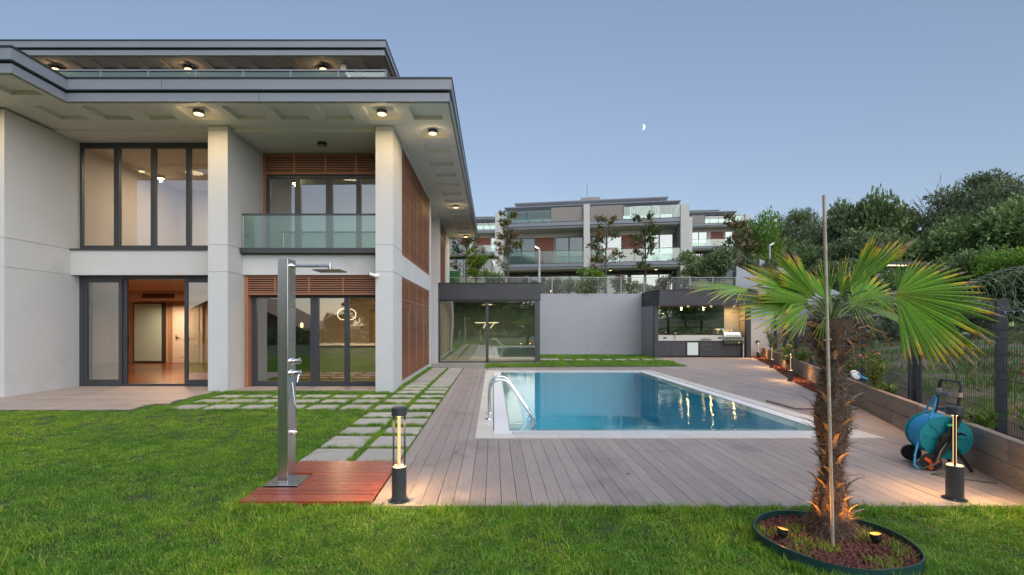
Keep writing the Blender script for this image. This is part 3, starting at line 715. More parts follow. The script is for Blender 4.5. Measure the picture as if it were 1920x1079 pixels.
cm = thing('security_camera', 'white security camera bracket hanging under the top roof soffit', 'security camera', (-4.62, 15.9, 9.6))
MB().box(-4.72, 15.8, 9.42, -4.56, 15.98, 9.6).build('mount', WHITE, cm)
MB().tube([(-4.60, 15.85, 9.44), (-4.46, 15.75, 9.2), (-4.38, 15.65, 9.02)], .032, 8).build('arm', WHITE, cm)
MB().tube([(-4.38, 15.65, 9.02), (-4.33, 15.4, 8.97)], .055, 10).build('body', WHITE, cm)
cm = thing('security_camera', 'small white security camera on the corner pillar at louvre height', 'security camera', (-2.75, 11.93, 2.7))
MB().lathe((-2.70, 11.945, 2.70), [(.05, 0), (.05, .03)], 16, Matrix.Rotation(R(90), 3, 'X')).build('mount', WHITE, cm)
MB().tube([(-2.70, 11.92, 2.69), (-2.74, 11.86, 2.69)], .012, 8).build('bracket', WHITE, cm)
MB().tube([(-2.70, 11.86, 2.67), (-2.86, 11.80, 2.72)], .038, 12).build('body', WHITE, cm)
MB().tube([(-2.86, 11.80, 2.72), (-2.872, 11.796, 2.724)], .027, 12).build('lens', BLACK, cm)
# lamps seen inside
t = thing('pendant_lamp', 'two interlocking glowing ring pendants behind the ground floor window', 'pendant lamp', (-4.3, 15, 2.7))
for q, dx in enumerate((-.10, .10)):
    pts = [(-4.3 + dx + .165 * math.cos(a), 15 + q * .03, 1.85 + .165 * math.sin(a) * .95) for a in [2 * math.pi * i / 24 for i in range(25)]]
    MB().tube(pts, .012, 6, cap=False).build('light_ring', EM_SOFT, t)
MB().tube([(-4.3, 15, 2.0), (-4.3, 15, 2.74)], .004, 6).build('cord', BLACK, t)
t = thing('pendant_lamp', 'curling lit ring pendant behind the tall upper window by the pillar', 'pendant lamp', (-7.55, 14.3, 6.1))
for dz, r_ in ((.13, .06), (0, .16), (-.16, .07)):
    MB().tube([(-7.62 + r_ * math.cos(a), 14.3, 4.27 + dz + r_ * .6 * math.sin(a)) for a in [2 * math.pi * i / 20 for i in range(15)]], .012, 6, cap=False).build('light_ring', EM_SOFT, t)
MB().tube([(-7.62, 14.3, 4.4), (-7.62, 14.3, 6.12)], .004, 6).build('cord', BLACK, t)
t = thing('wall_lamp', 'black wall lamp with a glowing glass bulb behind the ground floor window', 'wall lamp', (-6.2, 16.2, 1.5))
MB().tube([(-6.22, 16.2, 1.68), (-6.10, 16.2, 1.70), (-6.06, 16.2, 1.62)], .018, 8).build('bracket', BLACK, t)
MB().lathe((-6.06, 16.2, 1.45), [(.03, 0), (.05, .05), (.045, .12), (.03, .16)], 14).build('bulb', EM_WARM, t)
t = thing('ceiling_spotlight', 'small bright spotlight on the ceiling of the upper tan room', 'spotlight', (-10.3, 15.0, 6.1))
MB().lathe((-10.3, 15.0, 6.04), [(.08, 0), (.08, .10)], 16).build('housing', WHITE, t); MB().lathe((-10.3, 15.0, 6.025), [(.07, 0), (.07, .012)], 16).build('diffuser', EM_WARM, t)
t = thing('ceiling_spotlight', 'small bright spotlight behind the balcony window', 'spotlight', (-5.9, 15, 5.8))
MB().lathe((-5.83, 15, 5.70), [(.06, 0), (.06, .10)], 16).build('housing', WHITE, t); MB().lathe((-5.83, 15, 5.685), [(.055, 0), (.055, .012)], 16).build('diffuser', EM_WARM, t)

# ------------------------------------------------------------------ glass pavilion
pv = thing('glass_pavilion', 'flat roofed pool pavilion with two large panes and dark metal fascia', 'pavilion', (0, 20.5, 0))
MB().box(-2.198, 20.36, 2.56, 1.88, 26.25, 3.19).build('roof', ANTH_P, pv)
rr = [c for c in pv.children if c.name.startswith('roof')][0]
MB().box(.35, 20.352, 2.565, .356, 20.3595, 3.19).box(-2.2, 20.33, 3.19, 1.92, 26.25, 3.215).box(-2.2, 20.34, 2.525, 1.90, 20.40, 2.56).build('roof_trim', BLACK, rr)
m = MB(); m.box(-2.195, 20.42, .03, -2.12, 20.52, 2.53); m.box(-.30, 20.42, .03, -.19, 20.52, 2.53); m.box(1.66, 20.42, -.0, 1.86, 20.7, 2.53)
m.box(-2.12, 20.42, .03, 1.66, 20.52, .085); m.box(-2.12, 20.42, 2.47, 1.66, 20.52, 2.53); fo = m.build('frame', ANTH, pv)
piece('pane', GLASS_W, -2.12, 20.46, .085, -.30, 20.472, 2.47, fo); piece('pane', GLASS_W, -.19, 20.46, .085, 1.66, 20.472, 2.47, fo)
MB().box(-2.2, 20.38, -.03, 1.86, 26.2, .03).build('floor', M('pavilion_floor', (.42, .38, .31), .35), pv)
MB().box(-2.2, 26.1, .03, 1.86, 26.2, 2.55).box(-2.2, 20.62, .03, -2.12, 26.1, 2.55).build('back_wall', M('pavilion_wall', (.28, .34, .29), .7, var=.1), pv)
MB().box(1.8, 20.7, .03, 1.86, 26.1, 2.5).build('side_glass', glassmat('side_pavilion_glass', (.5, .6, .55), .2), pv)
light('AREA', (-.2, 23, 2.45), 26, (1, .72, .45), .6, pv, name='room_light')
t = thing('ceiling_lamp', 'crossed glowing bar chandelier inside the glass pavilion', 'chandelier', (-.15, 21.9, 2.5))
MB().tube([(-.78, 21.9, 1.63), (.22, 21.9, 1.63)], .018, 6).build('light_bar', EM_SOFT, t)
MB().tube([(-.42, 21.8, 1.40), (-.28, 22.1, 1.66)], .016, 6).build('light_bar', EM_SOFT, t)
MB().tube([(-.12, 21.8, 1.40), (.08, 22.1, 1.66)], .016, 6).build('light_bar', EM_SOFT, t)
MB().tube([(-.28, 21.9, 1.63), (-.28, 21.9, 2.53)], .005, 6).build('cord', BLACK, t)
for q in range(7):
    a = rnd.uniform(-1.9, 1.2)

# ------------------------------------------------------------------ retaining wall with tie holes
rw = thing('retaining_wall', 'tall pale concrete retaining wall between pavilion and outdoor kitchen', 'wall', (4.7, 26.4, 0))
MB().box(1.87, 26.3, -.1, 12.4, 26.56, 3.14).build('wall_slab', CONC, rw)
MB().box(-16, 26.6, -.1, 1.86, 26.7, 3.14).build('wall_slab', CONC, rw)
hm = MB(); HOLE = M('tie_hole', (.12, .12, .12), .9)
Rx = Matrix.Rotation(R(90), 3, 'X')
for zz in (.5, 1.77, 3.03):
    for px in (1020, 1062, 1102, 1137, 1173, 1210):
        xx = (px - 925) * 26.3 / 960
        o = MB().lathe((xx, 26.3, zz), [(.025, 0), (.025, .004)], 10, Rx).build('tie_hole', HOLE, rw)

# ------------------------------------------------------------------ outdoor kitchen
kt = thing('outdoor_kitchen', 'dark framed outdoor kitchen pavilion with mirrored splashback and grey cabinets', 'outdoor kitchen', (9.8, 24.2, 0))
kroof = MB(); kroof.prism([(7.66, 23.6), (12.2, 23.6), (12.2, 26.3), (7.62, 26.3), (7.62, 24.6)], 2.46, 3.14)
kro = kroof.build('roof', ANTH_P, kt)
MB().box(8.35, 23.593, 2.465, 8.356, 23.5995, 3.14).box(7.62, 23.57, 3.14, 12.22, 26.3, 3.165).box(7.64, 23.585, 2.43, 12.2, 26.2, 2.46).build('roof_trim', BLACK, kro)
MB().box(7.62, 24.22, -.02, 7.74, 26.3, 2.44).build('side_wall', CONC, kt)
for a, b in ((7.56, 7.74), (11.88, 12.08)): MB().box(a, 24.0, -.02, b, 24.2, 2.44).build('post', ANTH, kt)
MB().box(12.0, 24.2, -.02, 12.1, 26.2, 2.44).build('side_wall', M('warm_beige_wall', (.55, .47, .38), .8), kt)
MB().box(7.74, 25.9, -.02, 12.0, 26.0, 2.44).build('back_wall', M('cream_panel', (.58, .52, .44), .7), kt)
MB().box(11.22, 24.95, 1.0, 11.98, 25.0, 2.44).build('cream_panel', bpy.data.materials['cream_panel'], kt)
mr = MB().box(7.76, 24.90, 1.08, 11.22, 24.95, 2.44).build('splashback', MIRROR, kt)
MB().box(9.62, 24.894, 1.08, 9.626, 24.8995, 2.44).build('joint', BLACK, mr)
MB().box(7.76, 24.32, .78, 11.05, 24.95, 1.04).build('worktop', M('white_worktop', (.60, .585, .55), .35), kt)
kd = M('cabinet_grey', (.055, .058, .066), .4, orand=.12)
MB().box(7.74, 24.36, .0, 11.95, 24.9, .78).build('cabinet_body', BLACK, kt)
def kdoor(a, b, z0, z1): piece('cabinet_door', kd, a + .006, 24.335, z0, b - .006, 24.36, z1, kt)
for a, b in ((7.76, 8.45), (8.45, 9.15), (10.45, 11.12), (11.12, 11.55), (11.55, 11.94)): kdoor(a, b, .05 if a > 10 else .05, .74)
for a, b in ((.05, .36), (.37, .58), (.59, .74)): kdoor(9.80, 10.45, a, b)
for zz in (.355, .58): MB().box(9.84, 24.32, zz, 10.41, 24.336, zz + .012).build('drawer_handle', STEEL, kt)
MB().box(7.78, 24.328, .18, 8.43, 24.3345, .186).build('joint', BLACK, kt)
fr = MB().box(9.16, 24.33, .02, 9.79, 24.36, .76).build('drinks_fridge', BLACK, kt)
FRI = emit('fridge_glow', (.75, .82, .78), .28)
MB().box(9.22, 24.322, .10, 9.73, 24.33, .70).build('fridge_glass', FRI, fr)
for zz in (.28, .45): MB().box(9.22, 24.315, zz, 9.73, 24.322, zz + .015).build('shelf', WHITE, fr)
for a in (8.15, 10.75): MB().box(a - .08, 24.312, .88, a + .08, 24.32, .95).build('socket', ANTH, kt)
tp = MB().tube([(8.62, 24.28, .84), (8.62, 24.28, 1.12), (8.62, 24.22, 1.16), (8.62, 24.14, 1.12)], .018, 8).build('tap', CHROME, kt)
MB().box(8.52, 24.26, 1.10, 8.72, 24.30, 1.14).build('tap_lever', CHROME, tp)
MB().box(9.85, 24.30, .80, 10.35, 24.318, .88).build('towel_rail', STEEL, kt)
gb = thing('barbecue_grill', 'stainless steel barbecue with domed lid set into the outdoor kitchen', 'barbecue', (11.3, 24.2, .7))
m = MB(); n_ = 10; X0, X1 = 10.92, 11.72
prof = [(24.85 - .62 * (1 - math.cos(a)) * .5 - 0.0, .98 + .36 * math.sin(a)) for a in [math.pi * i / n_ for i in range(n_ + 1)]]
for (ya, za), (yb, zb) in zip(prof, prof[1:]): m.quad((X0, ya, za), (X1, ya, za), (X1, yb, zb), (X0, yb, zb), True)
m._add([(X0, y_, z_) for y_, z_ in prof], [tuple(range(n_ + 1))]); m._add([(X1, y_, z_) for y_, z_ in prof], [tuple(range(n_, -1, -1))])
lid = m.build('lid', STEEL, gb)
MB().tube([(11.0, 24.17, 1.05), (11.64, 24.17, 1.05)], .018, 8).build('lid_handle', CHROME, lid)
MB().lathe((11.3, 24.32, 1.26), [(.045, 0), (.045, .02)], 14, Matrix.Rotation(R(55), 3, 'X')).build('thermometer', WHITE, lid)
MB().box(10.90, 24.16, .80, 11.76, 24.85, .985).build('control_panel', STEEL, gb)
for q in range(5): MB().lathe((11.02 + .15 * q, 24.16, .90), [(.03, 0), (.024, .03)], 12, Rx).build('knob', BLACK, gb)
MB().box(10.88, 24.10, .66, 11.78, 24.35, .76).build('drip_tray', CHROME, gb)
MB().tube([(11.82, 24.2, .0), (11.82, 24.2, .95)], .03, 10).build('side_pipe', WHITE, gb)
for q, (px, py) in enumerate(((7.9, 24.6), (9.3, 24.45), (10.4, 24.45), (11.5, 24.45))):
    ceiling_light(px, py, 2.43, ['lit spot under the kitchen roof at the end near the concrete wall', 'lit spot under the kitchen roof above the drinks fridge', 'lit spot under the kitchen roof above the drawers', 'lit spot under the kitchen roof above the barbecue'][q], r=.07, power=5, group='lights under the outdoor kitchen roof', h=.03)
ww = thing('end_wall', 'white end wall behind the farthest garden bollards', 'wall', (13, 25, 0))
MB().box(12.11, 25.0, -.1, 14.1, 25.25, 2.62).build('wall_slab', CONC, ww)
MB().lathe((12.85, 25.0, .72), [(.05, 0), (.045, .08)], 14, Rx).build('wall_tap', BLACK, ww)
MB().lathe((13.55, 25.0, 2.2), [(.03, 0), (.03, .004)], 14, Rx).build('tie_hole', HOLE, ww)
# ------------------------------------------------------------------ shower
RED = M('wet_red_timber', (.33, .060, .026), .32, var=.4, vs=4, stretch=(.8, 9, 1), orand=.22, coat=.5, rvar=.12, fine=.15, fs=20)
pf = thing('shower_platform', 'wet reddish timber duckboard under the garden shower', 'shower platform', (-1.64, 5.08, 0))
y = 4.42; k = 0
while y < 5.72:
    x0 = -2.2 if not (4.83 < y + .05 < 5.24) else -1.845
    if y > 5.24: x0 = -2.16
    piece('plank', RED, x0, y + .002, -.005, -1.075, y + .090, .024 + rnd.uniform(-.002, .002), pf); y += .0945; k += 1
piece('side_rail', RED, -1.074, 4.42, -.005, -1.058, 5.74, .020, pf)
MB().box(-2.2, 4.43, -.03, -1.08, 5.72, -.006).build('underframe', UNDER, pf)
sh = thing('garden_shower', 'square brushed steel shower column with arm and flat square head', 'shower', (-2.03, 5.03, .02))
MB().box(-2.19, 4.86, .012, -1.855, 5.21, .024).build('base_plate', STEEL, sh, bevel=.003)
STEEL2 = M('shower_steel', (.62, .61, .59), .26, metal=1, var=.03, vs=3, stretch=(60, 60, .2), rvar=.03)
MB().box(-2.078, 4.93, .024, -1.978, 5.125, 2.19).build('column', STEEL2, sh, bevel=.004)
MB().box(-1.976, 4.945, 1.72, -1.972, 5.11, 1.724).box(-1.976, 4.945, 1.40, -1.972, 5.11, 1.402).build('seam', BLACK, sh)
hd = MB().tube([(-1.975, 5.03, 2.125), (-1.60, 5.03, 2.125)], .014, 10).tube([(-1.605, 5.03, 2.15), (-1.605, 5.03, 2.085)], .014, 10)
hd.lathe((-1.978, 5.03, 2.125), [(.035, 0), (.03, .02)], 18, Matrix.Rotation(R(90), 3, 'Y')).build('arm', CHROME, sh)
MB().box(-1.735, 4.90, 2.072, -1.475, 5.16, 2.082).lathe((-1.605, 5.03, 2.08), [(.03, 0), (.018, .035)], 14).build('shower_head', M('shower_head_metal', (.35, .33, .28), .3, metal=1), sh)
for z_, hnd in ((1.19, 0), (1.075, 1)):
    Ry = Matrix.Rotation(R(90), 3, 'Y')
    v_ = MB().lathe((-1.978, 5.03, z_), [(.042, 0), (.042, .008), (.026, .016), (.026, .06), (.030, .062), (.030, .085)], 20, Ry).build('valve', CHROME, sh)
    if hnd: MB().tube([(-1.90, 5.03, z_), (-1.90, 4.99, z_ - .03), (-1.905, 4.975, z_ - .085)], [.010, .009, .007], 10).build('lever', CHROME, v_)
    else: MB().tube([(-1.89, 5.03, z_), (-1.89, 5.0, z_ + .03)], .008, 8).build('lever', CHROME, v_)
MB().tube([(-1.975, 5.03, .98), (-1.955, 5.02, .85), (-1.93, 5.01, .70), (-1.925, 5.01, .58), (-1.945, 5.02, .505), (-1.975, 5.03, .495)], .0075, 8).build('hose', CHROME, sh)
MB().lathe((-1.978, 5.03, .495), [(.028, 0), (.024, .02), (.012, .05)], 16, Matrix.Rotation(R(90), 3, 'Y')).tube([(-1.99, 5.03, .50), (-1.93, 4.97, .48)], .010, 8).build('foot_tap', CHROME, sh)

# ------------------------------------------------------------------ bollard lamps
LTUBE = emit('bollard_light_tube', (1, .60, .26), .5)
LCORE = emit('bollard_lamp_source', (1, .72, .36), 1.5)
def bollard(x, y, label, rz=0, z=0):
    t = thing('bollard_lamp', label, 'garden lamp', (x, y, z), rz, 'bollard lamps around the pool deck')
    L = dict(local=True)
    MB().lathe((0, 0, 0), [(.088, 0), (.088, .008)], 28).build('base_plate', ANTH, t, **L)
    bt = MB().lathe((.076, 0, .008), [(.007, 0), (.007, .006)], 8); bt.lathe((-.076, 0, .008), [(.007, 0), (.007, .006)], 8); bt.lathe((0, -.076, .008), [(.007, 0), (.007, .006)], 8).build('bolt', STEEL, t, **L)
    MB().lathe((0, 0, .008), [(.064, 0), (.064, .292)], 28).build('body', ANTH, t, **L)
    MB().lathe((0, 0, .3005), [(.060, 0), (.058, .004)], 28).build('reflector', M('bollard_reflector', (.6, .5, .38), .4) if 'bollard_reflector' not in bpy.data.materials else bpy.data.materials['bollard_reflector'], t, **L)
    MB().box(-.056, -.008, .30, -.040, .008, .76).build('rod', ANTH, t, **L); MB().box(.040, -.008, .30, .056, .008, .76).build('rod', ANTH, t, **L)
    MB().lathe((0, 0, .30), [(.013, 0), (.013, .45)], 12).build('light_tube', LTUBE, t, **L)
    MB().lathe((0, 0, .752), [(.064, 0), (.066, .004), (.066, .066), (.060, .070)], 28).build('cap', ANTH, t, **L)
    MB().lathe((0, 0, .742), [(.022, 0), (.022, .009)], 18).build('lens', LCORE, t, **L)
    d = bpy.data.lights.new('lamp_light', 'SPOT'); d.energy = 42; d.color = (1, .58, .24); d.shadow_soft_size = .03; d.spot_size = R(150); d.spot_blend = .9
    o = bpy.data.objects.new('lamp_light', d); LINK(o); o.parent = t; o.location = (0, 0, .735)
    return t
b0 = bollard(-.83, 4.51, 'dark bollard lamp standing beside the wet red shower platform', .2)
bollard(4.10, 4.55, 'dark bollard lamp standing in front of the hose reel', .85)
bollard(8.12, 14.0, 'dark bollard lamp on the red mulch strip nearest the palm trunk', .9)
bollard(10.0, 18.4, 'dark bollard lamp in the middle of the red mulch strip', .9)
bollard(12.0, 23.2, 'dark bollard lamp next to the white end wall and outdoor kitchen', .9)

# ------------------------------------------------------------------ planter wall of sleepers, soil, mulch
SLEEP = M('weathered_sleeper', (.30, .235, .18), .85, var=.35, vs=1.6, stretch=(1, 1, 5), bump=.5, bs=14, orand=.22, fine=.16, fs=22, dirt=((.10, .08, .06), 1.4, .52))
pw = thing('planter_wall', 'low wall of two stacked weathered timber sleepers along the fence', 'garden wall', (8, 12.5, 0))
ang = math.atan2(1, .405); dv = Vector((math.cos(ang), math.sin(ang), 0)); nv = Vector((dv.y, -dv.x, 0))
A0 = Vector((wallx(3.6), 3.6, 0)); LEN = (Vector((wallx(24.9), 24.9, 0)) - A0).length
Mr = Matrix.Rotation(ang, 3, 'Z')
for row in (0, 1):
    s_ = -.3 if row == 0 else 0
    cuts = [0]; step = [2.9, 2.35, 2.2, 2.6, 2.4, 2.4, 2.5, 2.4, 2.3, 2.5][0:]
    pos_ = 1.45 if row else 2.5
    while pos_ < LEN: cuts.append(pos_); pos_ += step[len(cuts) % 10]
    cuts.append(LEN)
    for a, b in zip(cuts, cuts[1:]):
        c = A0 + dv * ((a + b) / 2) + nv * (.06 + rnd.uniform(-.006, .006)); z0 = -.02 + row * .238
        m = MB(); m.obox((c.x, c.y, z0 + .117), (b - a) / 2 - .004, .045, .116, Mr @ Matrix.Rotation(rnd.uniform(-.004, .004), 3, 'Y'))
        m.build('sleeper', SLEEP, pw, bevel=.008)
def off(y, d): return (wallx(y) + d, y)
SOIL = M('planter_soil', (.06, .042, .03), .95, var=.4, vs=5, bump=.8, bs=30)
sb = MB(); sb.prism([off(3.2, .12), off(3.2, 1.1), off(25, 1.1), off(25, .12)], -.1, .30); struct(sb.build('planter_soil', SOIL))
MULCH = M('red_bark_mulch', (.20, .055, .028), .9, orand=.3, var=.4, vs=6, fine=.3, fs=30)
mp = [(wallx(9.6) + .02, 9.6), (7.44, 12.0), (8.13, 13.9), (10.05, 18.4), (11.95, 23.3), (12.1, 24.9), (wallx(24.9) + .03, 24.9)]
def pip(x, y, P):
    c = False
    for i in range(len(P)):
        (a, b), (d, e) = P[i], P[i-1]
        if (b > y) != (e > y) and x < (d - a) * (y - b) / (e - b) + a: c = not c
    return c
mm = MB(); mm.prism(mp, -.01, .008)
r2 = random.Random(3)
for q in range(9000):
    y_ = r2.uniform(9.7, 24.8); x_ = wallx(y_) - r2.uniform(0, 1.3)
    if not pip(x_, y_, mp): continue
    a_ = r2.uniform(0, 6.28); s_ = r2.uniform(.012, .035)
    mm.obox((x_, y_, .012 + r2.uniform(0, .012)), s_, s_ * .5, .005, Euler((r2.uniform(-.5, .5), r2.uniform(-.5, .5), a_)).to_matrix())
tag(stuff(mm.build('bark_mulch', MULCH)), 'red bark mulch filling the strip between deck and planter wall', 'mulch')

# deck hatch
ht = thing('deck_hatch', 'slightly raised decking hatch with open plank ends beside the pool', 'hatch', (6.05, 9.8, 0))
xx = 5.50
while xx < 6.58:
    o = piece('plank', DECK, xx + .002, 9.30, .004, xx + .138, 10.28, .036, ht)
    for q in range(4): piece('hollow', BLACK, xx + .012 + q * .032, 9.295, .012, xx + .034 + q * .032, 9.2995, .028, ht)
    xx += .14
MB().box(5.49, 10.28, .0, 6.63, 10.30, .03).build('frame_edge', UNDER, ht)

# ------------------------------------------------------------------ hose reel
TEAL = M('teal_plastic', (.01, .27, .31), .35); BLUEH = M('blue_hose', (.03, .34, .62), .35, var=.08, vs=8); BPL = M('black_plastic', (.02, .02, .022), .45); ORG = M('orange_plastic', (.75, .13, .03), .4)
hr = thing('hose_reel', 'teal garden hose reel trolley wound with blue hose and orange wheel hubs', 'hose reel', (4.86, 5.60, 0), math.atan2(.38, .12)); hr.scale = (1, -1, .94)
L = dict(local=True)
AX = Matrix.Rotation(R(90), 3, 'Y')     # axle along local x
for sx in (-.17, .15):
    MB().lathe((sx, 0, .37), [(.06, 0), (.235, .0), (.24, .010), (.235, .022), (.20, .024), (.06, .016)], 40, AX).build('flange', TEAL, hr, **L)
for k_ in range(8):
    a = k_ * math.pi / 4; c_ = Vector((-.176, .14 * math.cos(a), .37 + .14 * math.sin(a)))
    piece('flange_rib', TEAL, 0, 0, 0, .008, .11, .012, hr, False).location = c_
    hr.children[-1].rotation_euler = (a, 0, 0)
MB().lathe((-.15, 0, .37), [(.10, 0), (.10, .30)], 24, AX).build('drum', BPL, hr, **L)
pts = []
for k_ in range(16 * 16):
    a = 2 * math.pi * k_ / 16; tt = k_ / 256; wv_ = abs(((tt * 2) % 2) - 1)
    rr_ = .190 + .028 * (tt) + rnd.uniform(-.002, .002)
    pts.append((-.13 + .26 * wv_, rr_ * math.cos(a), .37 + rr_ * math.sin(a)))
MB().tube(pts, .014, 6).build('hose', BLUEH, hr, **L)
MB().tube([(-.10, -.20, .42), (-.14, -.235, .30), (-.18, -.28, .15), (-.22, -.30, .05), (-.27, -.28, .02)], .011, 8).build('hose_end', BLUEH, hr, **L)
MB().tube([(-.06, -.10, .56), (.0, -.03, .68), (.03, .0, .80), (.10, .02, .80), (.17, -.02, .66), (.20, -.06, .45)], .011, 8).build('hose_end', BLUEH, hr, **L)
for sx in (-.215, .20):
    MB().tube([(sx, -.13, .10), (sx, -.04, .36), (sx, .07, .62), (sx, .10, .90)], .015, 8).build('frame_tube', BPL, hr, **L)
    MB().tube([(sx, -.05, .36), (sx, .10, .20), (sx, .20, .02)], .018, 8).build('leg', BPL, hr, **L)
    m = MB(); m.lathe((sx - .03 if sx < 0 else sx - .01, -.16, .098), [(.06, -.0), (.095, .002), (.098, .02), (.095, .038), (.06, .04)], 28, AX); wh = m.build('wheel', BPL, hr, **L)
    sgn = -1 if sx < 0 else 1
    h_ = MB()
    for k_ in range(3):
        a = k_ * 2 * math.pi / 3 + .4
        h_.obox((sx + (-.036 if sx < 0 else .036), -.16 + .035 * math.cos(a), .098 + .035 * math.sin(a)), .005, .040, .017, Matrix.Rotation(a, 3, 'X'))
    h_.build('hub', ORG, wh, **L)
m = MB()
m._add([(-.222, -.16, .09), (-.222, -.10, .09), (-.222, .09, .44), (-.222, .03, .47), (-.222, -.08, .40)], [(0, 1, 2, 3, 4)]); m.bar((-.216, -.15, .11), (-.216, .03, .40), .15, .03)
m.bar((-.216, .0, .36), (-.216, .10, .62), .07, .025); m.lathe((-.236, 0, .37), [(.075, 0), (.07, .03)], 20, AX); m.build('side_bracket', BPL, hr, **L)
MB().lathe((-.24, 0, .37), [(.035, 0), (.035, .03)], 16, AX).tube([(-.235, 0, .37), (-.245, .09, .44)], .012, 8).tube([(-.245, .09, .44), (-.33, .09, .44)], .014, 8).build('crank', BPL, hr, **L)
MB().tube([(-.215, .10, .88), (-.215, .11, .97), (-.18, .115, 1.0), (.165, .115, 1.0), (.20, .11, .97), (.20, .10, .88)], .015, 8).build('handle', BPL, hr, **L)
for sx in (-.215, .20): MB().lathe((sx, .098, .84), [(.022, 0), (.022, .05)], 14).build('clamp', M('pink_clamp', (.55, .33, .33), .5) if 'pink_clamp' not in bpy.data.materials else bpy.data.materials['pink_clamp'], hr, **L)
MB().tube([(-.12, .06, .86), (.02, .04, .84), (.12, .06, .86)], .03, 10).build('hose_guide', M('grey_plastic', (.12, .13, .15), .5), hr, **L)
MB().tube([(-.24, -.02, .52), (-.24, .03, .53)], .016, 10).build('connector', M('green_plastic', (.03, .4, .16), .4), hr, **L)
MB().tube([(-.23, .0, .36), (-.29, -.10, .24), (-.30, -.14, .10), (-.24, -.24, .02), (-.05, -.28, .012), (.14, -.2, .012)], .008, 8).build('supply_hose', M('grey_green_hose', (.16, .18, .14), .5), hr, **L)
gh = MB().tube([(4.9, 4.98, .01), (4.80, 5.05, .01), (4.62, 5.18, .01), (4.52, 5.28, .012), (4.66, 5.3, .012)], .009, 8)
tag(gh.build('garden_hose', bpy.data.materials['grey_green_hose'], loc=(4.7, 5.1, 0)), 'thin grey hose lying on the deck by the reel', 'hose')

# bucket and cord spool behind the sleepers
bk = thing('bucket', 'blue bucket with a black lid behind the sleeper wall', 'bucket', (6.08, 7.1, .30))
MB().lathe((6.08, 7.1, .30), [(.12, 0), (.145, .10)], 24).build('body', M('blue_plastic', (.02, .10, .32), .4), bk)
MB().lathe((6.08, 7.1, .40), [(.16, 0), (.16, .02), (.145, .026), (.13, .018)], 28).build('lid', BPL, bk)
sp_ = thing('cord_spool', 'white spool wound with blue cord lying on the planter edge', 'spool', (7.44, 10.5, .30))
Rs = Matrix.Rotation(R(70), 3, 'X')
MB().lathe((7.44, 10.55, .53), [(.085, 0), (.085, .012)], 24, Rs).build('disc', WHITE, sp_); MB().lathe((7.44, 10.50, .51), [(.085, 0), (.085, .012)], 24, Rs).build('disc', WHITE, sp_)
MB().tube([(7.42, 10.42, .56), (7.47, 10.40, .50), (7.54, 10.38, .46), (7.60, 10.4, .45), (7.56, 10.36, .44), (7.46, 10.36, .48)], .018, 8).build('cord', BLUEH, sp_)

# fallen leaves
LEAFB = M('dry_leaf', (.20, .085, .03), .7, var=.4, vs=30)
for lx, ly, lz, lab in ((-9.1, 11.9, .004, 'dry brown leaf lying on the terrace boards near the open door'), (4.75, 7.3, .004, 'dry leaf on the deck between pool corner and planter wall'), (5.6, 7.9, .004, 'curled dry leaf on the deck close to the sleepers'), (1.4, 5.3, .004, 'small dry leaf on the deck before the pool'), (-.45, 6.2, .004, 'dry leaf on the deck between slabs and pool'), (3.3, 4.25, -.01, 'dry leaf in the grass at the deck edge')):
    m = MB(); a_ = rnd.uniform(0, 6); ca, sa = math.cos(a_) * .035, math.sin(a_) * .035
    m._add([(lx - ca, ly - sa, lz), (lx + sa * .5, ly - ca * .5, lz + .009), (lx + ca, ly + sa, lz + .004), (lx - sa * .5, ly + ca * .5, lz + .006), (lx, ly, lz + .001)], [(0, 1, 4), (1, 2, 4), (2, 3, 4), (3, 0, 4)])
    tag(m.build('dry_leaf', LEAFB, loc=(lx, ly, lz)), lab, 'leaf', 'dry leaves')

# ------------------------------------------------------------------ fence
WIRE = M('dark_wire', (.018, .022, .024), .5, metal=.3)
POSTM = M('dark_blue_post', (.012, .020, .030), .45)
fn = thing('mesh_fence', 'dark wire panel fence with steel posts running behind the planter wall', 'fence', (8.5, 12.5, .3))
FO = .46
def fp_(y): return Vector((wallx(y) + FO, y, 0))
FY = [3.45, 5.8, 8.25, 10.75, 13.25, 15.75, 18.25, 20.75, 23.25, 25.7]
for y_ in FY:
    p = fp_(y_); m = MB(); m.obox((p.x, p.y, 1.03), .03, .045, .80, Mr); m.build('post', POSTM, fn)
    MB().obox((p.x, p.y, 1.835), .033, .048, .008, Mr).build('post_cap', BLACK, fn)
def fold(z):   # V folds of the panel, out of plane offset
    for zc in (.52, .98, 1.44):
        if abs(z - zc) < .05: return .028 * (1 - abs(z - zc) / .05)
    return 0
for y0_, y1_ in zip(FY, FY[1:]):
    a, b = fp_(y0_), fp_(y1_); Lp = (b - a).length; d = (b - a).normalized(); nn = Vector((d.y, -d.x, 0)); m = MB()
    zz = [.32, .47, .52, .57, .93, .98, 1.03, 1.39, 1.44, 1.49, 1.72]
    n_ = int(Lp / .052); wd = .0030
    for i in range(n_ + 1):
        p = a + d * (i * Lp / n_)
        for z0, z1 in zip(zz, zz[1:]):
            q0 = p - nn * fold(z0); q1 = p - nn * fold(z1)
            e = d * wd; f = nn * wd
            m._add([tuple(q0 - e + Vector((0,0,z0))), tuple(q0 + f*1.2 + Vector((0,0,z0))), tuple(q0 + e + Vector((0,0,z0))), tuple(q1 - e + Vector((0,0,z1))), tuple(q1 + f*1.2 + Vector((0,0,z1))), tuple(q1 + e + Vector((0,0,z1)))], [(0,1,4,3), (1,2,5,4), (2,0,3,5)])
    for z_ in (.34, .47, .57, .75, .93, 1.03, 1.21, 1.39, 1.49, 1.68):
        m.bar(tuple(a + Vector((0, 0, z_))), tuple(b + Vector((0, 0, z_))), .005)
    stuff(m.build('wire_mesh', WIRE, fn))
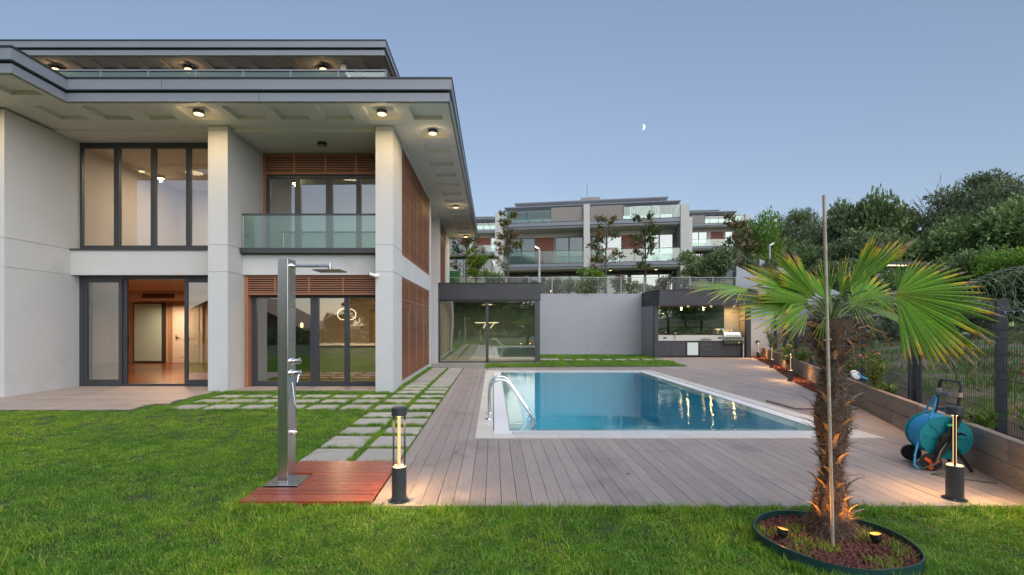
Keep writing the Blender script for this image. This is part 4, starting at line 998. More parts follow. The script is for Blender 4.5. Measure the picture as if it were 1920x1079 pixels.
rz_ = thing('razor_wire', 'coiled razor wire along the top of the mesh fence', 'razor wire', (8.5, 12.5, 1.8))
RZM = M('galvanised_wire', (.30, .31, .32), .35, metal=.8)
m = MB(); pts = []
T = (fp_(25.7) - fp_(3.45)); Lt = T.length; d = T.normalized(); nn = Vector((d.y, -d.x, 0)); loops = int(Lt / .17)
for i in range(loops * 14):
    a = 2 * math.pi * i / 14; p = fp_(3.45) + d * (Lt * i / (loops * 14)); rr_ = .20 + .035 * math.sin(i * .013) + .02 * math.sin(i * .041)
    pts.append(tuple(p + nn * (rr_ * math.cos(a)) + Vector((0, 0, 1.93 + rr_ * math.sin(a)))))
m.tube(pts, .0022, 3, cap=False)
for i in range(0, len(pts) - 1, 2):
    p = Vector(pts[i]); q = Vector(pts[i+1]); m.bar(p, p + (q - p).normalized().cross(Vector((rnd.random()-.5, rnd.random()-.5, rnd.random()-.5))).normalized() * .028, .004)
stuff(m.build('coil', RZM, rz_))

# garden floodlight posts with lit bars
def flood(x, y, ztop, label, dirv=(-1, -.2)):
    t = thing('garden_light_post', label, 'light post', (x, y, .3), 0, 'light posts along the fence')
    MB().box(x - .04, y - .04, .3, x + .04, y + .04, ztop).build('post', POSTM, t)
    d = Vector((dirv[0], dirv[1], 0)).normalized(); a = Vector((x, y, ztop - .02)); b = a + d * .55
    MB().bar(a - d * .1, b, .12, .05).build('arm', ANTH, t)
    MB().bar(a + d * .20 - Vector((0, 0, .03)), b - d * .02 - Vector((0, 0, .03)), .05, .010).build('light_bar', EM_SOFT, t)
    c = a + d * .37 - Vector((0, 0, .05)); light('SPOT', tuple(c), 60, (1, .60, .28), .08, t, spot=140, blend=.9)
flood(6.62 , 8.0, 2.52, 'dark post with a glowing bar lamp behind the palm fan', (-1, -.1))
flood(10.75, 18.2, 2.30, 'dark post with a glowing bar lamp beyond the bollards', (-1, -.1))
flood(13.2, 24.0, 2.42, 'dark post with a glowing bar lamp beside the white end wall', (-1, -.1))

# ------------------------------------------------------------------ palm bed
bed = thing('palm_bed', 'round bed of red lava stones edged with dark green plastic', 'flower bed', (2.40, 3.62, 0))
n_ = 72; m = MB()
ci = [(2.40 + .49 * math.cos(2*math.pi*i/n_), 3.62 + .49 * math.sin(2*math.pi*i/n_)) for i in range(n_)]
for i in range(n_):
    a, b = ci[i], ci[(i+1) % n_]; s_ = 1.022; wob = .006 * math.sin(i * .35); wob2 = .006 * math.sin((i+1) * .35)
    ao = (2.40 + (a[0]-2.40)*s_, 3.62 + (a[1]-3.62)*s_); bo = (2.40 + (b[0]-2.40)*s_, 3.62 + (b[1]-3.62)*s_)
    zt = .055 + wob; zt2 = .055 + wob2
    m.quad((*a, -.05), (*b, -.05), (*b, zt2), (*a, zt)); m.quad((*ao, -.05), (*ao, zt), (*bo, zt2), (*bo, -.05)); m.quad((*a, zt), (*b, zt2), (*bo, zt2), (*ao, zt))
m.build('edging', M('dark_green_edging', (.012, .05, .05), .35, var=.1), bed)
m = MB(); m.prism(ci, -.04, .0); m.build('soil', SOIL, bed)
LAVA = M('lava_stone', (.13, .042, .034), .85, var=.5, vs=30, bump=.8, bs=90, fine=.3, fs=60)
m = MB(); r3 = random.Random(11)
ico = [(0,0,-1),(.72,-.53,-.45),(-.28,-.85,-.45),(-.89,0,-.45),(-.28,.85,-.45),(.72,.53,-.45),(.28,-.85,.45),(-.72,-.53,.45),(-.72,.53,.45),(.28,.85,.45),(.89,0,.45),(0,0,1)]
icf = [(0,1,2),(1,0,5),(0,2,3),(0,3,4),(0,4,5),(1,5,10),(2,1,6),(3,2,7),(4,3,8),(5,4,9),(1,10,6),(2,6,7),(3,7,8),(4,8,9),(5,9,10),(6,10,11),(7,6,11),(8,7,11),(9,8,11),(10,9,11)]
icf = [(a, c, b) for a, b, c in icf]
for q in range(3400):
    rr_ = .478 * math.sqrt(r3.random()); a = r3.uniform(0, 6.283); s_ = r3.uniform(.007, .017)
    e = Euler((r3.uniform(0, 6), r3.uniform(0, 6), r3.uniform(0, 6))).to_matrix(); sc3 = (s_ * r3.uniform(.8, 1.4), s_ * r3.uniform(.7, 1.1), s_ * r3.uniform(.5, .9))
    c = Vector((2.40 + rr_ * math.cos(a), 3.62 + rr_ * math.sin(a), .006 + r3.uniform(0, .016)))
    m._add([tuple(c + e @ Vector((v[0]*sc3[0]*r3.uniform(.8,1.2), v[1]*sc3[1]*r3.uniform(.8,1.2), v[2]*sc3[2]))) for v in ico], icf)
stuff(m.build('stones', LAVA, bed))
def uplight(x, y, label, tx, ty, tilt):
    t = thing('ground_spotlight', label, 'spotlight', (x, y, .0), 0, 'amber spotlights under the palm')
    d = Vector((tx - x, ty - y, tilt)).normalized(); A = d.to_track_quat('Z', 'Y').to_matrix(); c = Vector((x, y, .045))
    MB().tube([(x, y, -.03), tuple(c)], .008, 8).build('spike', BLACK, t)
    MB().lathe(tuple(c), [(.024, 0), (.035, .02), (.036, .055), (.034, .055)], 20, A).build('housing', BLACK, t)
    MB().lathe(tuple(c + d * .051), [(.033, 0), (.033, .004)], 20, A).build('lens', EM_AMB, t)
    o = light('SPOT', tuple(c + d * .066), 7, (1, .36, .05), .02, t, spot=150, blend=.7); o.rotation_euler = d.to_track_quat('-Z', 'Y').to_euler()
    light('POINT', tuple(c + d * .075), .25, (1, .40, .06), .02, t)
uplight(2.05, 3.64, 'amber spotlight in the lava stones on the pool ladder side of the palm', 2.42, 3.75, 1.9)
uplight(2.66, 3.55, 'amber spotlight in the lava stones on the fence side of the palm', 2.50, 3.72, 1.4)
st_ = thing('bamboo_stake', 'tall pale bamboo stake pushed into the bed before the palm trunk', 'stake', (2.33, 3.52, 0))
P0, P1 = Vector((2.335, 3.52, -.02)), Vector((2.325, 3.60, 2.46))
m = MB(); k_ = 13; pts = []; rad = []
for i in range(k_ + 1):
    c = P0.lerp(P1, i / k_)
    if i: pts.append(tuple(c - (P1-P0).normalized() * .008)); rad.append(.0115)
    pts.append(tuple(c)); rad.append(.0135 if 0 < i < k_ else .0115)
    if i < k_: pts.append(tuple(c + (P1-P0).normalized() * .008)); rad.append(.0115)
m.tube(pts, rad, 10); m.build('cane', M('bamboo', (.36, .31, .25), .55, var=.25, vs=4, stretch=(1, 1, .5), fine=.12, fs=60), st_)
MB().tube([(2.31, 3.57, 1.44), (2.36, 3.60, 1.45), (2.42, 3.66, 1.44)], .006, 6).build('tie', M('pale_tie', (.5, .5, .45), .7), st_)

# ------------------------------------------------------------------ palm
palm = thing('palm_tree', 'windmill palm with shaggy fibrous trunk and wide green fans with browned tips', 'palm tree', (2.47, 3.75, 0))
r4 = random.Random(5)
FIB = M('palm_fibre', (.12, .083, .06), .95, var=.5, vs=14, stretch=(1, 1, .5), bump=1.0, bs=110, fine=.35, fs=110)
FIBL = leafmat('palm_fibre_strand', [(0, (.04, .028, .022)), (.6, (.14, .10, .08)), (1, (.40, .32, .26))], .15, .9)
def tc(z): return Vector((2.47 + .02 * math.sin(z * 2), 3.75 + .015 * math.sin(z * 3), z))
def tr(z):
    b = .086
    if z < .15: b = .120 - z * .23
    return b + .022 * math.sin(z * 9) + (.02 if z > 1.3 else 0)
m = MB(); nz, na = 90, 40; ZT = 1.58; vs_ = []
from mathutils import noise as mno
for i in range(nz + 1):
    z = ZT * i / nz; c = tc(z)
    for j in range(na):
        a = 2 * math.pi * j / na
        rr_ = tr(z) * (1 + .16 * mno.noise(Vector((math.cos(a) * 2, math.sin(a) * 2, z * 7))) + .10 * mno.noise(Vector((math.cos(a) * 7, math.sin(a) * 7, z * 22))))
        vs_.append((c.x + rr_ * math.cos(a), c.y + rr_ * math.sin(a), z))
m._add(vs_, [(i*na + j, i*na + (j+1) % na, (i+1)*na + (j+1) % na, (i+1)*na + j) for i in range(nz) for j in range(na)], True)
m._add(vs_[-na:], [tuple(range(na))]); m.build('trunk', FIB, palm)
m = MB()
def strand(mb, p, d, L, wd, seg=4, droop=.5, curl=.25):
    d = Vector(d).normalized(); p = Vector(p); prev = None
    side = d.cross(Vector((r4.random()-.5, r4.random()-.5, r4.random()-.5))).normalized() * wd
    vs_ = []
    for s_ in range(seg + 1):
        k_ = 1 - s_ / seg * .85
        vs_ += [tuple(p - side * k_), tuple(p + side * k_)]
        d = (d + Vector((r4.gauss(0, curl), r4.gauss(0, curl), r4.gauss(0, curl) - droop * .25))).normalized(); p = p + d * (L / seg)
    mb._add(vs_, [(2*i, 2*i+1, 2*i+3, 2*i+2) for i in range(seg)])
for q in range(8500):
    z = r4.uniform(.03, ZT + .03); a = r4.uniform(0, 6.283); c = tc(z); rr_ = tr(z) * r4.uniform(.95, 1.06)
    o_ = Vector((math.cos(a), math.sin(a), 0)); t_ = Vector((-math.sin(a), math.cos(a), 0))
    base = c + o_ * rr_
    d = o_ * r4.uniform(.05, .55) + t_ * r4.uniform(-1, 1) * .9 + Vector((0, 0, r4.uniform(-.7, .8)))
    strand(m, base, d, r4.uniform(.02, .07), r4.uniform(.0010, .0026), 3, .3, .3)
for q in range(260):
    z = r4.uniform(.02, ZT); a = r4.uniform(0, 6.283); c = tc(z); o_ = Vector((math.cos(a), math.sin(a), 0))
    strand(m, c + o_ * tr(z), o_ + Vector((r4.uniform(-.6,.6), r4.uniform(-.6,.6), r4.uniform(-.5, .5))), r4.uniform(.08, .2), .0012, 6, .9, .25)
for q in range(1500):   # skirt at the foot
    z = r4.uniform(.0, .16); a = r4.uniform(0, 6.283); c = tc(z); o_ = Vector((math.cos(a), math.sin(a), 0)); t_ = Vector((-math.sin(a), math.cos(a), 0))
    strand(m, c + o_ * tr(z) * 1.02, o_ * .6 + t_ * r4.uniform(-1, 1) + Vector((0, 0, r4.uniform(-.5, .3))), r4.uniform(.05, .12), .0012, 4, .7, .3)
stuff(m.build('fibres', FIBL, palm))
STUB = M('palm_leaf_base', (.30, .23, .16), .7, var=.5, vs=12, orand=.35, bump=.4, bs=60)
for q in range(74):
    z = .10 + 1.42 * q / 74 + r4.uniform(-.03, .03); a = q * 2.399 + r4.uniform(-.2, .2); c = tc(z); o_ = Vector((math.cos(a), math.sin(a), 0)); Lq = r4.uniform(.07, .15)
    b_ = c + o_ * (tr(z) * .9); pts = []
    up_ = r4.uniform(.7, 1.6)
    for s_ in range(5):
        t_ = s_ / 4; pts.append(b_ + o_ * (Lq * (.35 * t_ + .60 * t_ * t_)) + Vector((0, 0, Lq * up_ * t_ * (1 - .35 * t_))))
    side = Vector((-o_.y, o_.x, 0)); mb = MB(); vs_ = []
    for s_, p in enumerate(pts):
        w_ = .020 * (1 - .55 * s_ / 4); tk = .006
        vs_ += [tuple(p - side * w_), tuple(p + o_ * tk), tuple(p + side * w_), tuple(p - o_ * tk * .6)]
    mb._add(vs_, [(4*i + j, 4*i + (j+1) % 4, 4*i + 4 + (j+1) % 4, 4*i + 4 + j) for i in range(4) for j in range(4)] + [(16, 17, 18, 19)])
    mb.build('leaf_base', STUB, palm)
# fan leaves; vertex attribute 't' runs 0 at the hub to 1 at the tips
def palmleafmat():
    m, n, l = newmat('palm_fan'); at = N(n, 'ShaderNodeAttribute'); at.attribute_name = 'leaf_t'
    sp = N(n, 'ShaderNodeSeparateColor'); l.new(at.outputs['Color'], sp.inputs[0])
    pos = N(n, 'ShaderNodeNewGeometry').outputs['Position']
    nz_ = noise(n, l, pos, 14, 5, .7)
    t = math_(n, l, 'ADD', sp.outputs[0], math_(n, l, 'MULTIPLY', math_(n, l, 'SUBTRACT', nz_, .5), .38))
    t = math_(n, l, 'ADD', t, math_(n, l, 'MULTIPLY', math_(n, l, 'SUBTRACT', sp.outputs[1], .5), .26))
    c = ramp(n, l, t, [(.0, (.30, .32, .06)), (.15, (.19, .37, .05)), (.68, (.17, .38, .04)), (.80, (.40, .48, .05)), (.89, (.60, .42, .04)), (.94, (.24, .12, .04)), (.985, (.30, .26, .22))])
    kv = N(n, 'ShaderNodeMapRange'); l.new(sp.outputs[1], kv.inputs[0]); kv.inputs[3].default_value = .55; kv.inputs[4].default_value = 1.25
    hv = N(n, 'ShaderNodeHueSaturation'); l.new(kv.outputs[0], hv.inputs['Value']); l.new(c, hv.inputs['Color']); c = hv.outputs[0]
    f = noise(n, l, pos, 45, 3, .6); c = mixc(n, l, .35, c, ramp(n, l, f, [(.35, (.55, .62, .3)), (.65, (1.35, 1.2, 1.1))]), 'MULTIPLY')
    yel = noise(n, l, pos, 8, 4, .7); cl = N(n, 'ShaderNodeMapRange'); l.new(yel, cl.inputs[0]); cl.inputs[1].default_value = .56; cl.inputs[2].default_value = .68; cl.inputs[4].default_value = .6
    c = mixc(n, l, cl.outputs[0], c, (.42, .40, .05))
    p = N(n, 'ShaderNodeBsdfPrincipled'); p.inputs['Roughness'].default_value = .38; l.new(c, p.inputs['Base Color'])
    tr_ = N(n, 'ShaderNodeBsdfTranslucent'); l.new(c, tr_.inputs[0]); mx = N(n, 'ShaderNodeMixShader'); mx.inputs[0].default_value = .38
    l.new(p.outputs[0], mx.inputs[1]); l.new(tr_.outputs[0], mx.inputs[2]); o = N(n, 'ShaderNodeOutputMaterial'); l.new(mx.outputs[0], o.inputs[0]); return m
FAN = palmleafmat(); PETI = M('palm_stalk', (.13, .19, .05), .5, var=.3, vs=10)
CROWN = Vector((2.47, 3.75, 1.57))
def fan(hub, axis, nrm, length, spread, nseg=36, split=.42, droop=.35, stalk=True, closed=0.0, name='frond', wseg=1.0, start=None, jag=.10, skew=0.0):
    hub = Vector(hub); ax = Vector(axis).normalized(); nn = Vector(nrm); nn = (nn - ax * nn.dot(ax)).normalized(); sd = nn.cross(ax)
    mb = MB(); tcol = []; S = 7; spr = R(spread)
    for k_ in range(nseg):
        u = (k_ + .5) / nseg - .5; th = u * spr; L_ = length * (1 - .30 * (abs(u) * 2) ** 2.2) * (1 - abs(skew) * max(0, u * 2 * (1 if skew > 0 else -1)) ** .8) * r4.uniform(1 - jag, 1 + jag * .4)
        rnd_ = r4.random(); dth = spr / nseg
        dirc = ax * math.cos(th) + sd * math.sin(th)
        # closed leaves fold about the axis
        dirc = (dirc + nn * closed * abs(u) * 1.6).normalized(); per = nn.cross(dirc).normalized(); nl = dirc.cross(per)
        dr = droop * r4.uniform(.3, 1.4); tw = r4.uniform(-.35, .35) * (1 if split < .9 else 0)
        broken = r4.random() < .10
        p = hub.copy(); d = dirc.copy(); rows = []
        for s_ in range(S + 1):
            t_ = s_ / S; r_ = t_ * L_
            full = math.tan(dth / 2) * r_ * 1.04
            if t_ <= split: wv = full
            else:
                w0 = math.tan(dth / 2) * split * L_; q_ = (t_ - split) / (1 - split); wv = w0 * (1 + .22 * q_) * max(.05, 1 - q_ ** 3.2)
            wv *= wseg
            fd = .42 * wv * (1 if t_ < .9 else .3)
            pr = per * math.cos(tw * t_) + nl * math.sin(tw * t_)
            rows.append((p - pr * wv, p + nl * fd * 2.0 - nl * 0, p + pr * wv)); tcol.append((min(1, t_ * .93 + .04), rnd_))
            if t_ > split * .8: d = (d + Vector((0, 0, -1)) * dr * .22 * (t_ ** 1.5) + (Vector((0, 0, -.6)) if broken and s_ == S - 3 else Vector((0, 0, 0)))).normalized()
            p = p + d * (L_ / S)
        # folded V section of each segment
        vs_ = [tuple(q) for rw_ in rows for q in rw_]
        mb._add(vs_, [(3*i, 3*i+1, 3*i+4, 3*i+3) for i in range(S)] + [(3*i+1, 3*i+2, 3*i+5, 3*i+4) for i in range(S)], False)
    o = mb.build(name, FAN, palm)
    at = o.data.color_attributes.new('leaf_t', 'FLOAT_COLOR', 'POINT')
    buf = np.zeros((len(mb.v), 4), dtype=np.float32); buf[:, 3] = 1
    for i, (a, b) in enumerate(tcol): buf[3*i:3*i+3, 0] = a; buf[3*i:3*i+3, 1] = b
    at.data.foreach_set('color', buf.ravel())
    # merge the shared base of the blade so it is one sheet
    if stalk:
        s0 = Vector(start) if start else CROWN + (hub - CROWN) * .12
        mid = (s0 + hub) / 2 + Vector((0, 0, .05)); pts = [s0, s0.lerp(mid, .5) + Vector((0, 0, .015)), mid, mid.lerp(hub, .5) + Vector((0, 0, .01)), hub]
        MB().tube([tuple(q) for q in pts], [.010, .007, .006, .0055, .006], 6).build('leaf_stalk', PETI, o)
    return o
def W(px, py, Y): return Vector(((px - 925) * Y / 960, Y, 1.55 + (609 - py) * Y / 960))
def fan_px(hx, hy, hY, tx, ty, tY, nrm, spread, **k):
    h, t = W(hx, hy, hY), W(tx, ty, tY); return fan(h, t - h, nrm, (t - h).length, spread, **k)
fan_px(1680, 551, 3.72, 1890, 598, 3.58, (.05, -1, .22), 158, droop=.16, nseg=34, split=.50, jag=.07, skew=.42)         # large fan on the fence side
fan_px(1682, 549, 3.74, 1715, 470, 3.74, (.05, -1, .1), 70, droop=.0, nseg=9, split=.30, jag=.3, wseg=.6, stalk=False)
fan_px(1590, 545, 3.60, 1645, 441, 3.56, (-.35, -.9, .1), 22, droop=.03, nseg=7, split=.80, closed=.3, wseg=1.0)
fan_px(1595, 545, 3.58, 1710, 447, 3.50, (-.6, -.75, .3), 24, droop=.05, nseg=8, split=.78, closed=.4, wseg=1.05)
fan_px(1575, 562, 3.72, 1592, 476, 3.74, (.1, -1, .1), 48, droop=.03, nseg=9, split=.30, closed=.2)
fan_px(1552, 562, 3.85, 1540, 480, 3.9, (.1, -1, .1), 50, droop=.03, nseg=8, split=.30, closed=.2)
fan_px(1531, 558, 3.68, 1450, 474, 3.62, (.25, -.95, .3), 60, droop=.08, nseg=16, split=.64, jag=.12, wseg=1.1)
fan_px(1520, 566, 3.66, 1392, 520, 3.50, (.1, -.75, .6), 58, droop=.16, nseg=16, split=.56, jag=.15, wseg=1.1)
fan_px(1512, 574, 3.62, 1374, 586, 3.45, (.0, -.7, .7), 60, droop=.24, nseg=14, split=.45, jag=.18, wseg=1.1)
fan_px(1525, 562, 3.75, 1408, 500, 3.75, (.2, -.9, .4), 46, droop=.14, nseg=12, split=.55, jag=.15)
fan_px(1403, 542, 3.50, 1294, 540, 3.40, (.1, -.35, .95), 100, droop=.85, nseg=17, split=.30, jag=.22)
fan_px(1515, 588, 3.60, 1462, 640, 3.50, (-.3, -.8, .6), 50, droop=.35, nseg=8, split=.40, jag=.2, wseg=.8)
fan_px(1590, 552, 3.55, 1640, 625, 3.40, (.1, -.9, .5), 70, droop=.55, nseg=9, split=.20, jag=.25, wseg=.7)
fan_px(1625, 545, 3.62, 1700, 585, 3.60, (.0, -.8, .6), 70, droop=.5, nseg=9, split=.25, jag=.25, wseg=.75)
fan_px(1615, 575, 3.95, 1690, 590, 4.3, (.0, -.6, .8), 80, droop=.35, nseg=13, split=.42)
fan_px(1560, 570, 4.05, 1495, 500, 4.45, (.2, -.9, .4), 60, droop=.12, nseg=14, split=.5)
fan_px(1600, 570, 4.05, 1655, 515, 4.5, (-.2, -.9, .4), 50, droop=.12, nseg=12, split=.5)
fan_px(1577, 560, 3.55, 1584, 508, 3.53, (.1, -1, 0), 22, droop=.02, nseg=4, split=.7, closed=.4)
fan_px(1530, 580, 4.2, 1420, 560, 4.6, (0, -.4, .9), 90, droop=.35, nseg=16)
fan_px(1545, 600, 3.55, 1530, 655, 3.42, (-.1, -.9, .4), 40, droop=.4, nseg=5, split=.2, jag=.2, wseg=.7)
# browned flower stalks and dead sheaths under the crown
m = MB(); DEAD = M('dead_leaf', (.24, .13, .07), .8, var=.4, vs=20, fine=.3, fs=40)
for q in range(26):
    a = r4.uniform(0, 6.28); b_ = CROWN + Vector((math.cos(a) * .11, math.sin(a) * .11, r4.uniform(-.16, .02)))
    strand(m, b_, (math.cos(a), math.sin(a), r4.uniform(-.3, .8)), r4.uniform(.12, .24), .012, 7, .9, .2)
for q in range(3):
    m.tube([tuple(CROWN + Vector(v)) for v in ((-.10, -.08, -.05), (-.2 - .05*q, -.10, .0), (-.30 - .05*q, -.1, -.03), (-.36 - .07*q, -.12, -.12 - .03*q))], .006, 5)
m.tube([tuple(CROWN + Vector(v)) for v in ((.10, .0, -.08), (.25, -.02, -.03), (.38, 0, -.08), (.45, 0, -.18))], .006, 5)
stuff(m.build('dead_sheaths', DEAD, palm))
# ------------------------------------------------------------------ vegetation generators
rng = np.random.default_rng(4)
def leafcloud(P, D, size, aspect=.5, seed=0, jitter=.35, name='crown', mat=None, parent=None, upright=0.0, local=True):
    """P: n x 3 points, D: n x 3 preferred direction; one bent quad pair per leaf"""
    g_ = np.random.default_rng(seed); n = len(P)
    D = D + g_.normal(0, jitter, (n, 3)); D /= np.linalg.norm(D, axis=1)[:, None] + 1e-9
    U = g_.normal(0, 1, (n, 3)); S = np.cross(D, U); S /= np.linalg.norm(S, axis=1)[:, None] + 1e-9
    Nn = np.cross(S, D); L = size * g_.uniform(.6, 1.35, n)[:, None]; W_ = L * aspect * .5
    a = P; m_ = P + D * L * .5; t = P + D * L - Nn * L * .12
    V_ = np.stack([a, m_ + S * W_ + Nn * W_ * .3, t, m_ - S * W_ + Nn * W_ * .3], 1).reshape(-1, 3)
    F = np.arange(4 * n).reshape(n, 4); F = np.concatenate([F[:, [0, 1, 2]], F[:, [0, 2, 3]]])
    me = bpy.data.meshes.new(name); me.vertices.add(len(V_)); me.vertices.foreach_set('co', V_.astype(np.float32).ravel())
    me.loops.add(F.size); me.loops.foreach_set('vertex_index', F.astype(np.int32).ravel())
    me.polygons.add(len(F)); me.polygons.foreach_set('loop_start', np.arange(0, F.size, 3, dtype=np.int32)); me.polygons.foreach_set('loop_total', np.full(len(F), 3, dtype=np.int32))
    me.update(); me.validate(); me.materials.append(mat)
    o = bpy.data.objects.new(name, me); LINK(o)
    if parent is not None: o.parent = parent
    return o
def blobs_pts(blobs, n, seed, shell=.55, lump=.35):
    g_ = np.random.default_rng(seed); vol = np.array([b[3] * b[4] * b[5] for b in blobs]) ** .67; cnt = (vol / vol.sum() * n).astype(int) + 1
    Ps, Ds = [], []
    for b, c in zip(blobs, cnt):
        d = g_.normal(0, 1, (c, 3)); d /= np.linalg.norm(d, axis=1)[:, None]
        # clumps: pull directions to random cluster directions
        kd = g_.normal(0, 1, (26, 3)); kd /= np.linalg.norm(kd, axis=1)[:, None]
        w_ = kd[g_.integers(0, 26, c)]; q = g_.uniform(0, 1, c)[:, None]; d = d * (1 - .72 * q) + w_ * .72 * q; d /= np.linalg.norm(d, axis=1)[:, None]
        r_ = (1 - shell * g_.random(c) ** 1.7)[:, None] * (1 + lump * (np.sin(d[:, 0] * 7 + b[0]) * np.sin(d[:, 1] * 6 + b[1]) * np.cos(d[:, 2] * 5 + b[2])))[:, None]
        Ps.append(np.array(b[:3]) + d * r_ * np.array(b[3:6])); Ds.append(d + np.array([0, 0, .15]))
    return np.concatenate(Ps), np.concatenate(Ds)
BARK = M('tree_bark', (.11, .085, .065), .9, var=.4, vs=5, bump=.6, bs=20)
def limbs(mb, base, h, tips, r=.16, seed=0, sub=3):
    g_ = random.Random(seed); top = Vector(base) + Vector((g_.uniform(-.3, .3), g_.uniform(-.3, .3), h))
    mb.tube([base, tuple((Vector(base) + top) / 2 + Vector((g_.uniform(-.1, .1), 0, 0))), tuple(top)], [r, r * .75, r * .5], 7)
    for t in tips:
        t = Vector(t); s_ = Vector(base).lerp(top, g_.uniform(.5, 1)); mid = s_.lerp(t, .5) + Vector((g_.uniform(-.2, .2), g_.uniform(-.2, .2), .15 * (t - s_).length))
        mb.tube([tuple(s_), tuple(mid), tuple(t)], [r * .4, r * .25, r * .08], 5)
        for k in range(sub):
            b_ = mid.lerp(t, g_.random()); e = b_ + Vector((g_.gauss(0, 1), g_.gauss(0, 1), g_.gauss(.3, .8))) * (t - s_).length * .25
            mb.tube([tuple(b_), tuple(e)], [r * .12, r * .03], 4)
def tree_proto(name, label, blobs, n, leaf, mat, seed, trunk_h, r=.18, aspect=.55, shell=.55, group=None, cat='tree', jitter=.7, lump=.3):
    t = thing(name, label, cat, (0, 0, 0), 0, group)
    m = MB(); limbs(m, (0, 0, -.5), trunk_h, [b[:3] for b in blobs], r, seed); m.build('trunk', BARK, t, local=True)
    P, D = blobs_pts(blobs, n, seed, shell, lump); leafcloud(P, D, leaf, aspect, seed, jitter, 'crown', mat, t); return t
G_DARK = leafmat('dark_foliage', [(0, (0.071, 0.110, 0.053)), (.5, (0.142, 0.204, 0.088)), (1, (0.266, 0.336, 0.151))], .3, .55, big=(.5, .35))
G_MID = leafmat('mid_foliage', [(0, (0.083, 0.143, 0.046)), (.5, (0.151, 0.250, 0.076)), (1, (0.258, 0.363, 0.121))], .35, .5, big=(.5, .3))
G_BRI = leafmat('bright_foliage', [(0, (0.074, 0.166, 0.022)), (.6, (0.134, 0.270, 0.030)), (1, (0.256, 0.360, 0.044))], .4, .5, big=(1, .2))
G_OLV = leafmat('olive_foliage', [(0, (0.097, 0.126, 0.054)), (.5, (0.172, 0.208, 0.085)), (1, (0.292, 0.317, 0.122))], .3, .6, big=(.7, .3))
G_MAG = leafmat('magnolia_foliage', [(0, (.05, .10, .03)), (.55, (.08, .14, .04)), (.66, (.18, .085, .04)), (1, (.30, .14, .065))], .2, .35)
G_MAGG = leafmat('magnolia_green', [(0, (0.046, 0.098, 0.026)), (.75, (0.091, 0.156, 0.039)), (.85, (0.234, 0.117, 0.052)), (1, (0.286, 0.143, 0.065))], .2, .35)
G_OLE = leafmat('oleander_leaves', [(0, (0.070, 0.168, 0.028)), (.6, (0.140, 0.280, 0.042)), (1, (0.364, 0.420, 0.070))], .35, .45)
PINK = M('pink_petals', (.72, .20, .30), .6, var=.2, vs=30)

def rb(seed, R_, H, n, z0):
    g_ = random.Random(seed); out_ = []
    for i in range(n):
        a = g_.uniform(0, 6.28); q = g_.random() ** .6 * R_ * .62; zz = z0 + H * g_.uniform(.15, .85)
        s_ = R_ * g_.uniform(.34, .55) * (1.1 - .4 * abs((zz - z0) / H - .45)); out_.append((q * math.cos(a), q * math.sin(a), zz, s_, s_, s_ * .78))
    return out_
protos = []
TLAB = []
protos.append(tree_proto('broadleaf_tree', 'x', rb(1, 3.4, 5.5, 13, 1.6), 9500, .30, G_DARK, 1, 4.0))
protos.append(tree_proto('broadleaf_tree', 'x', rb(2, 3.8, 4.6, 14, 1.2), 10000, .32, G_MID, 2, 3.2))
protos.append(tree_proto('broadleaf_tree', 'x', rb(3, 2.6, 6.0, 9, 1.8), 9000, .28, G_OLV, 3, 4.5, shell=.7))
up_b = [(2.6 * math.cos(a) * q, 2.6 * math.sin(a) * q, 5.2 - .9 * q * q + .2 * math.sin(a * 3), 1.5, 1.5, .62) for q, k in ((.25, 3), (1.0, 7), (1.55, 10)) for a in [2 * math.pi * i / k + q for i in range(k)]]
protos.append(tree_proto('umbrella_pine', 'x', up_b, 15000, .26, G_DARK, 4, 4.2, r=.24, aspect=.35, shell=.8))
protos.append(tree_proto('broadleaf_tree', 'x', rb(6, 3.0, 4.8, 10, .9), 9000, .24, G_BRI, 6, 3.0, shell=.6))
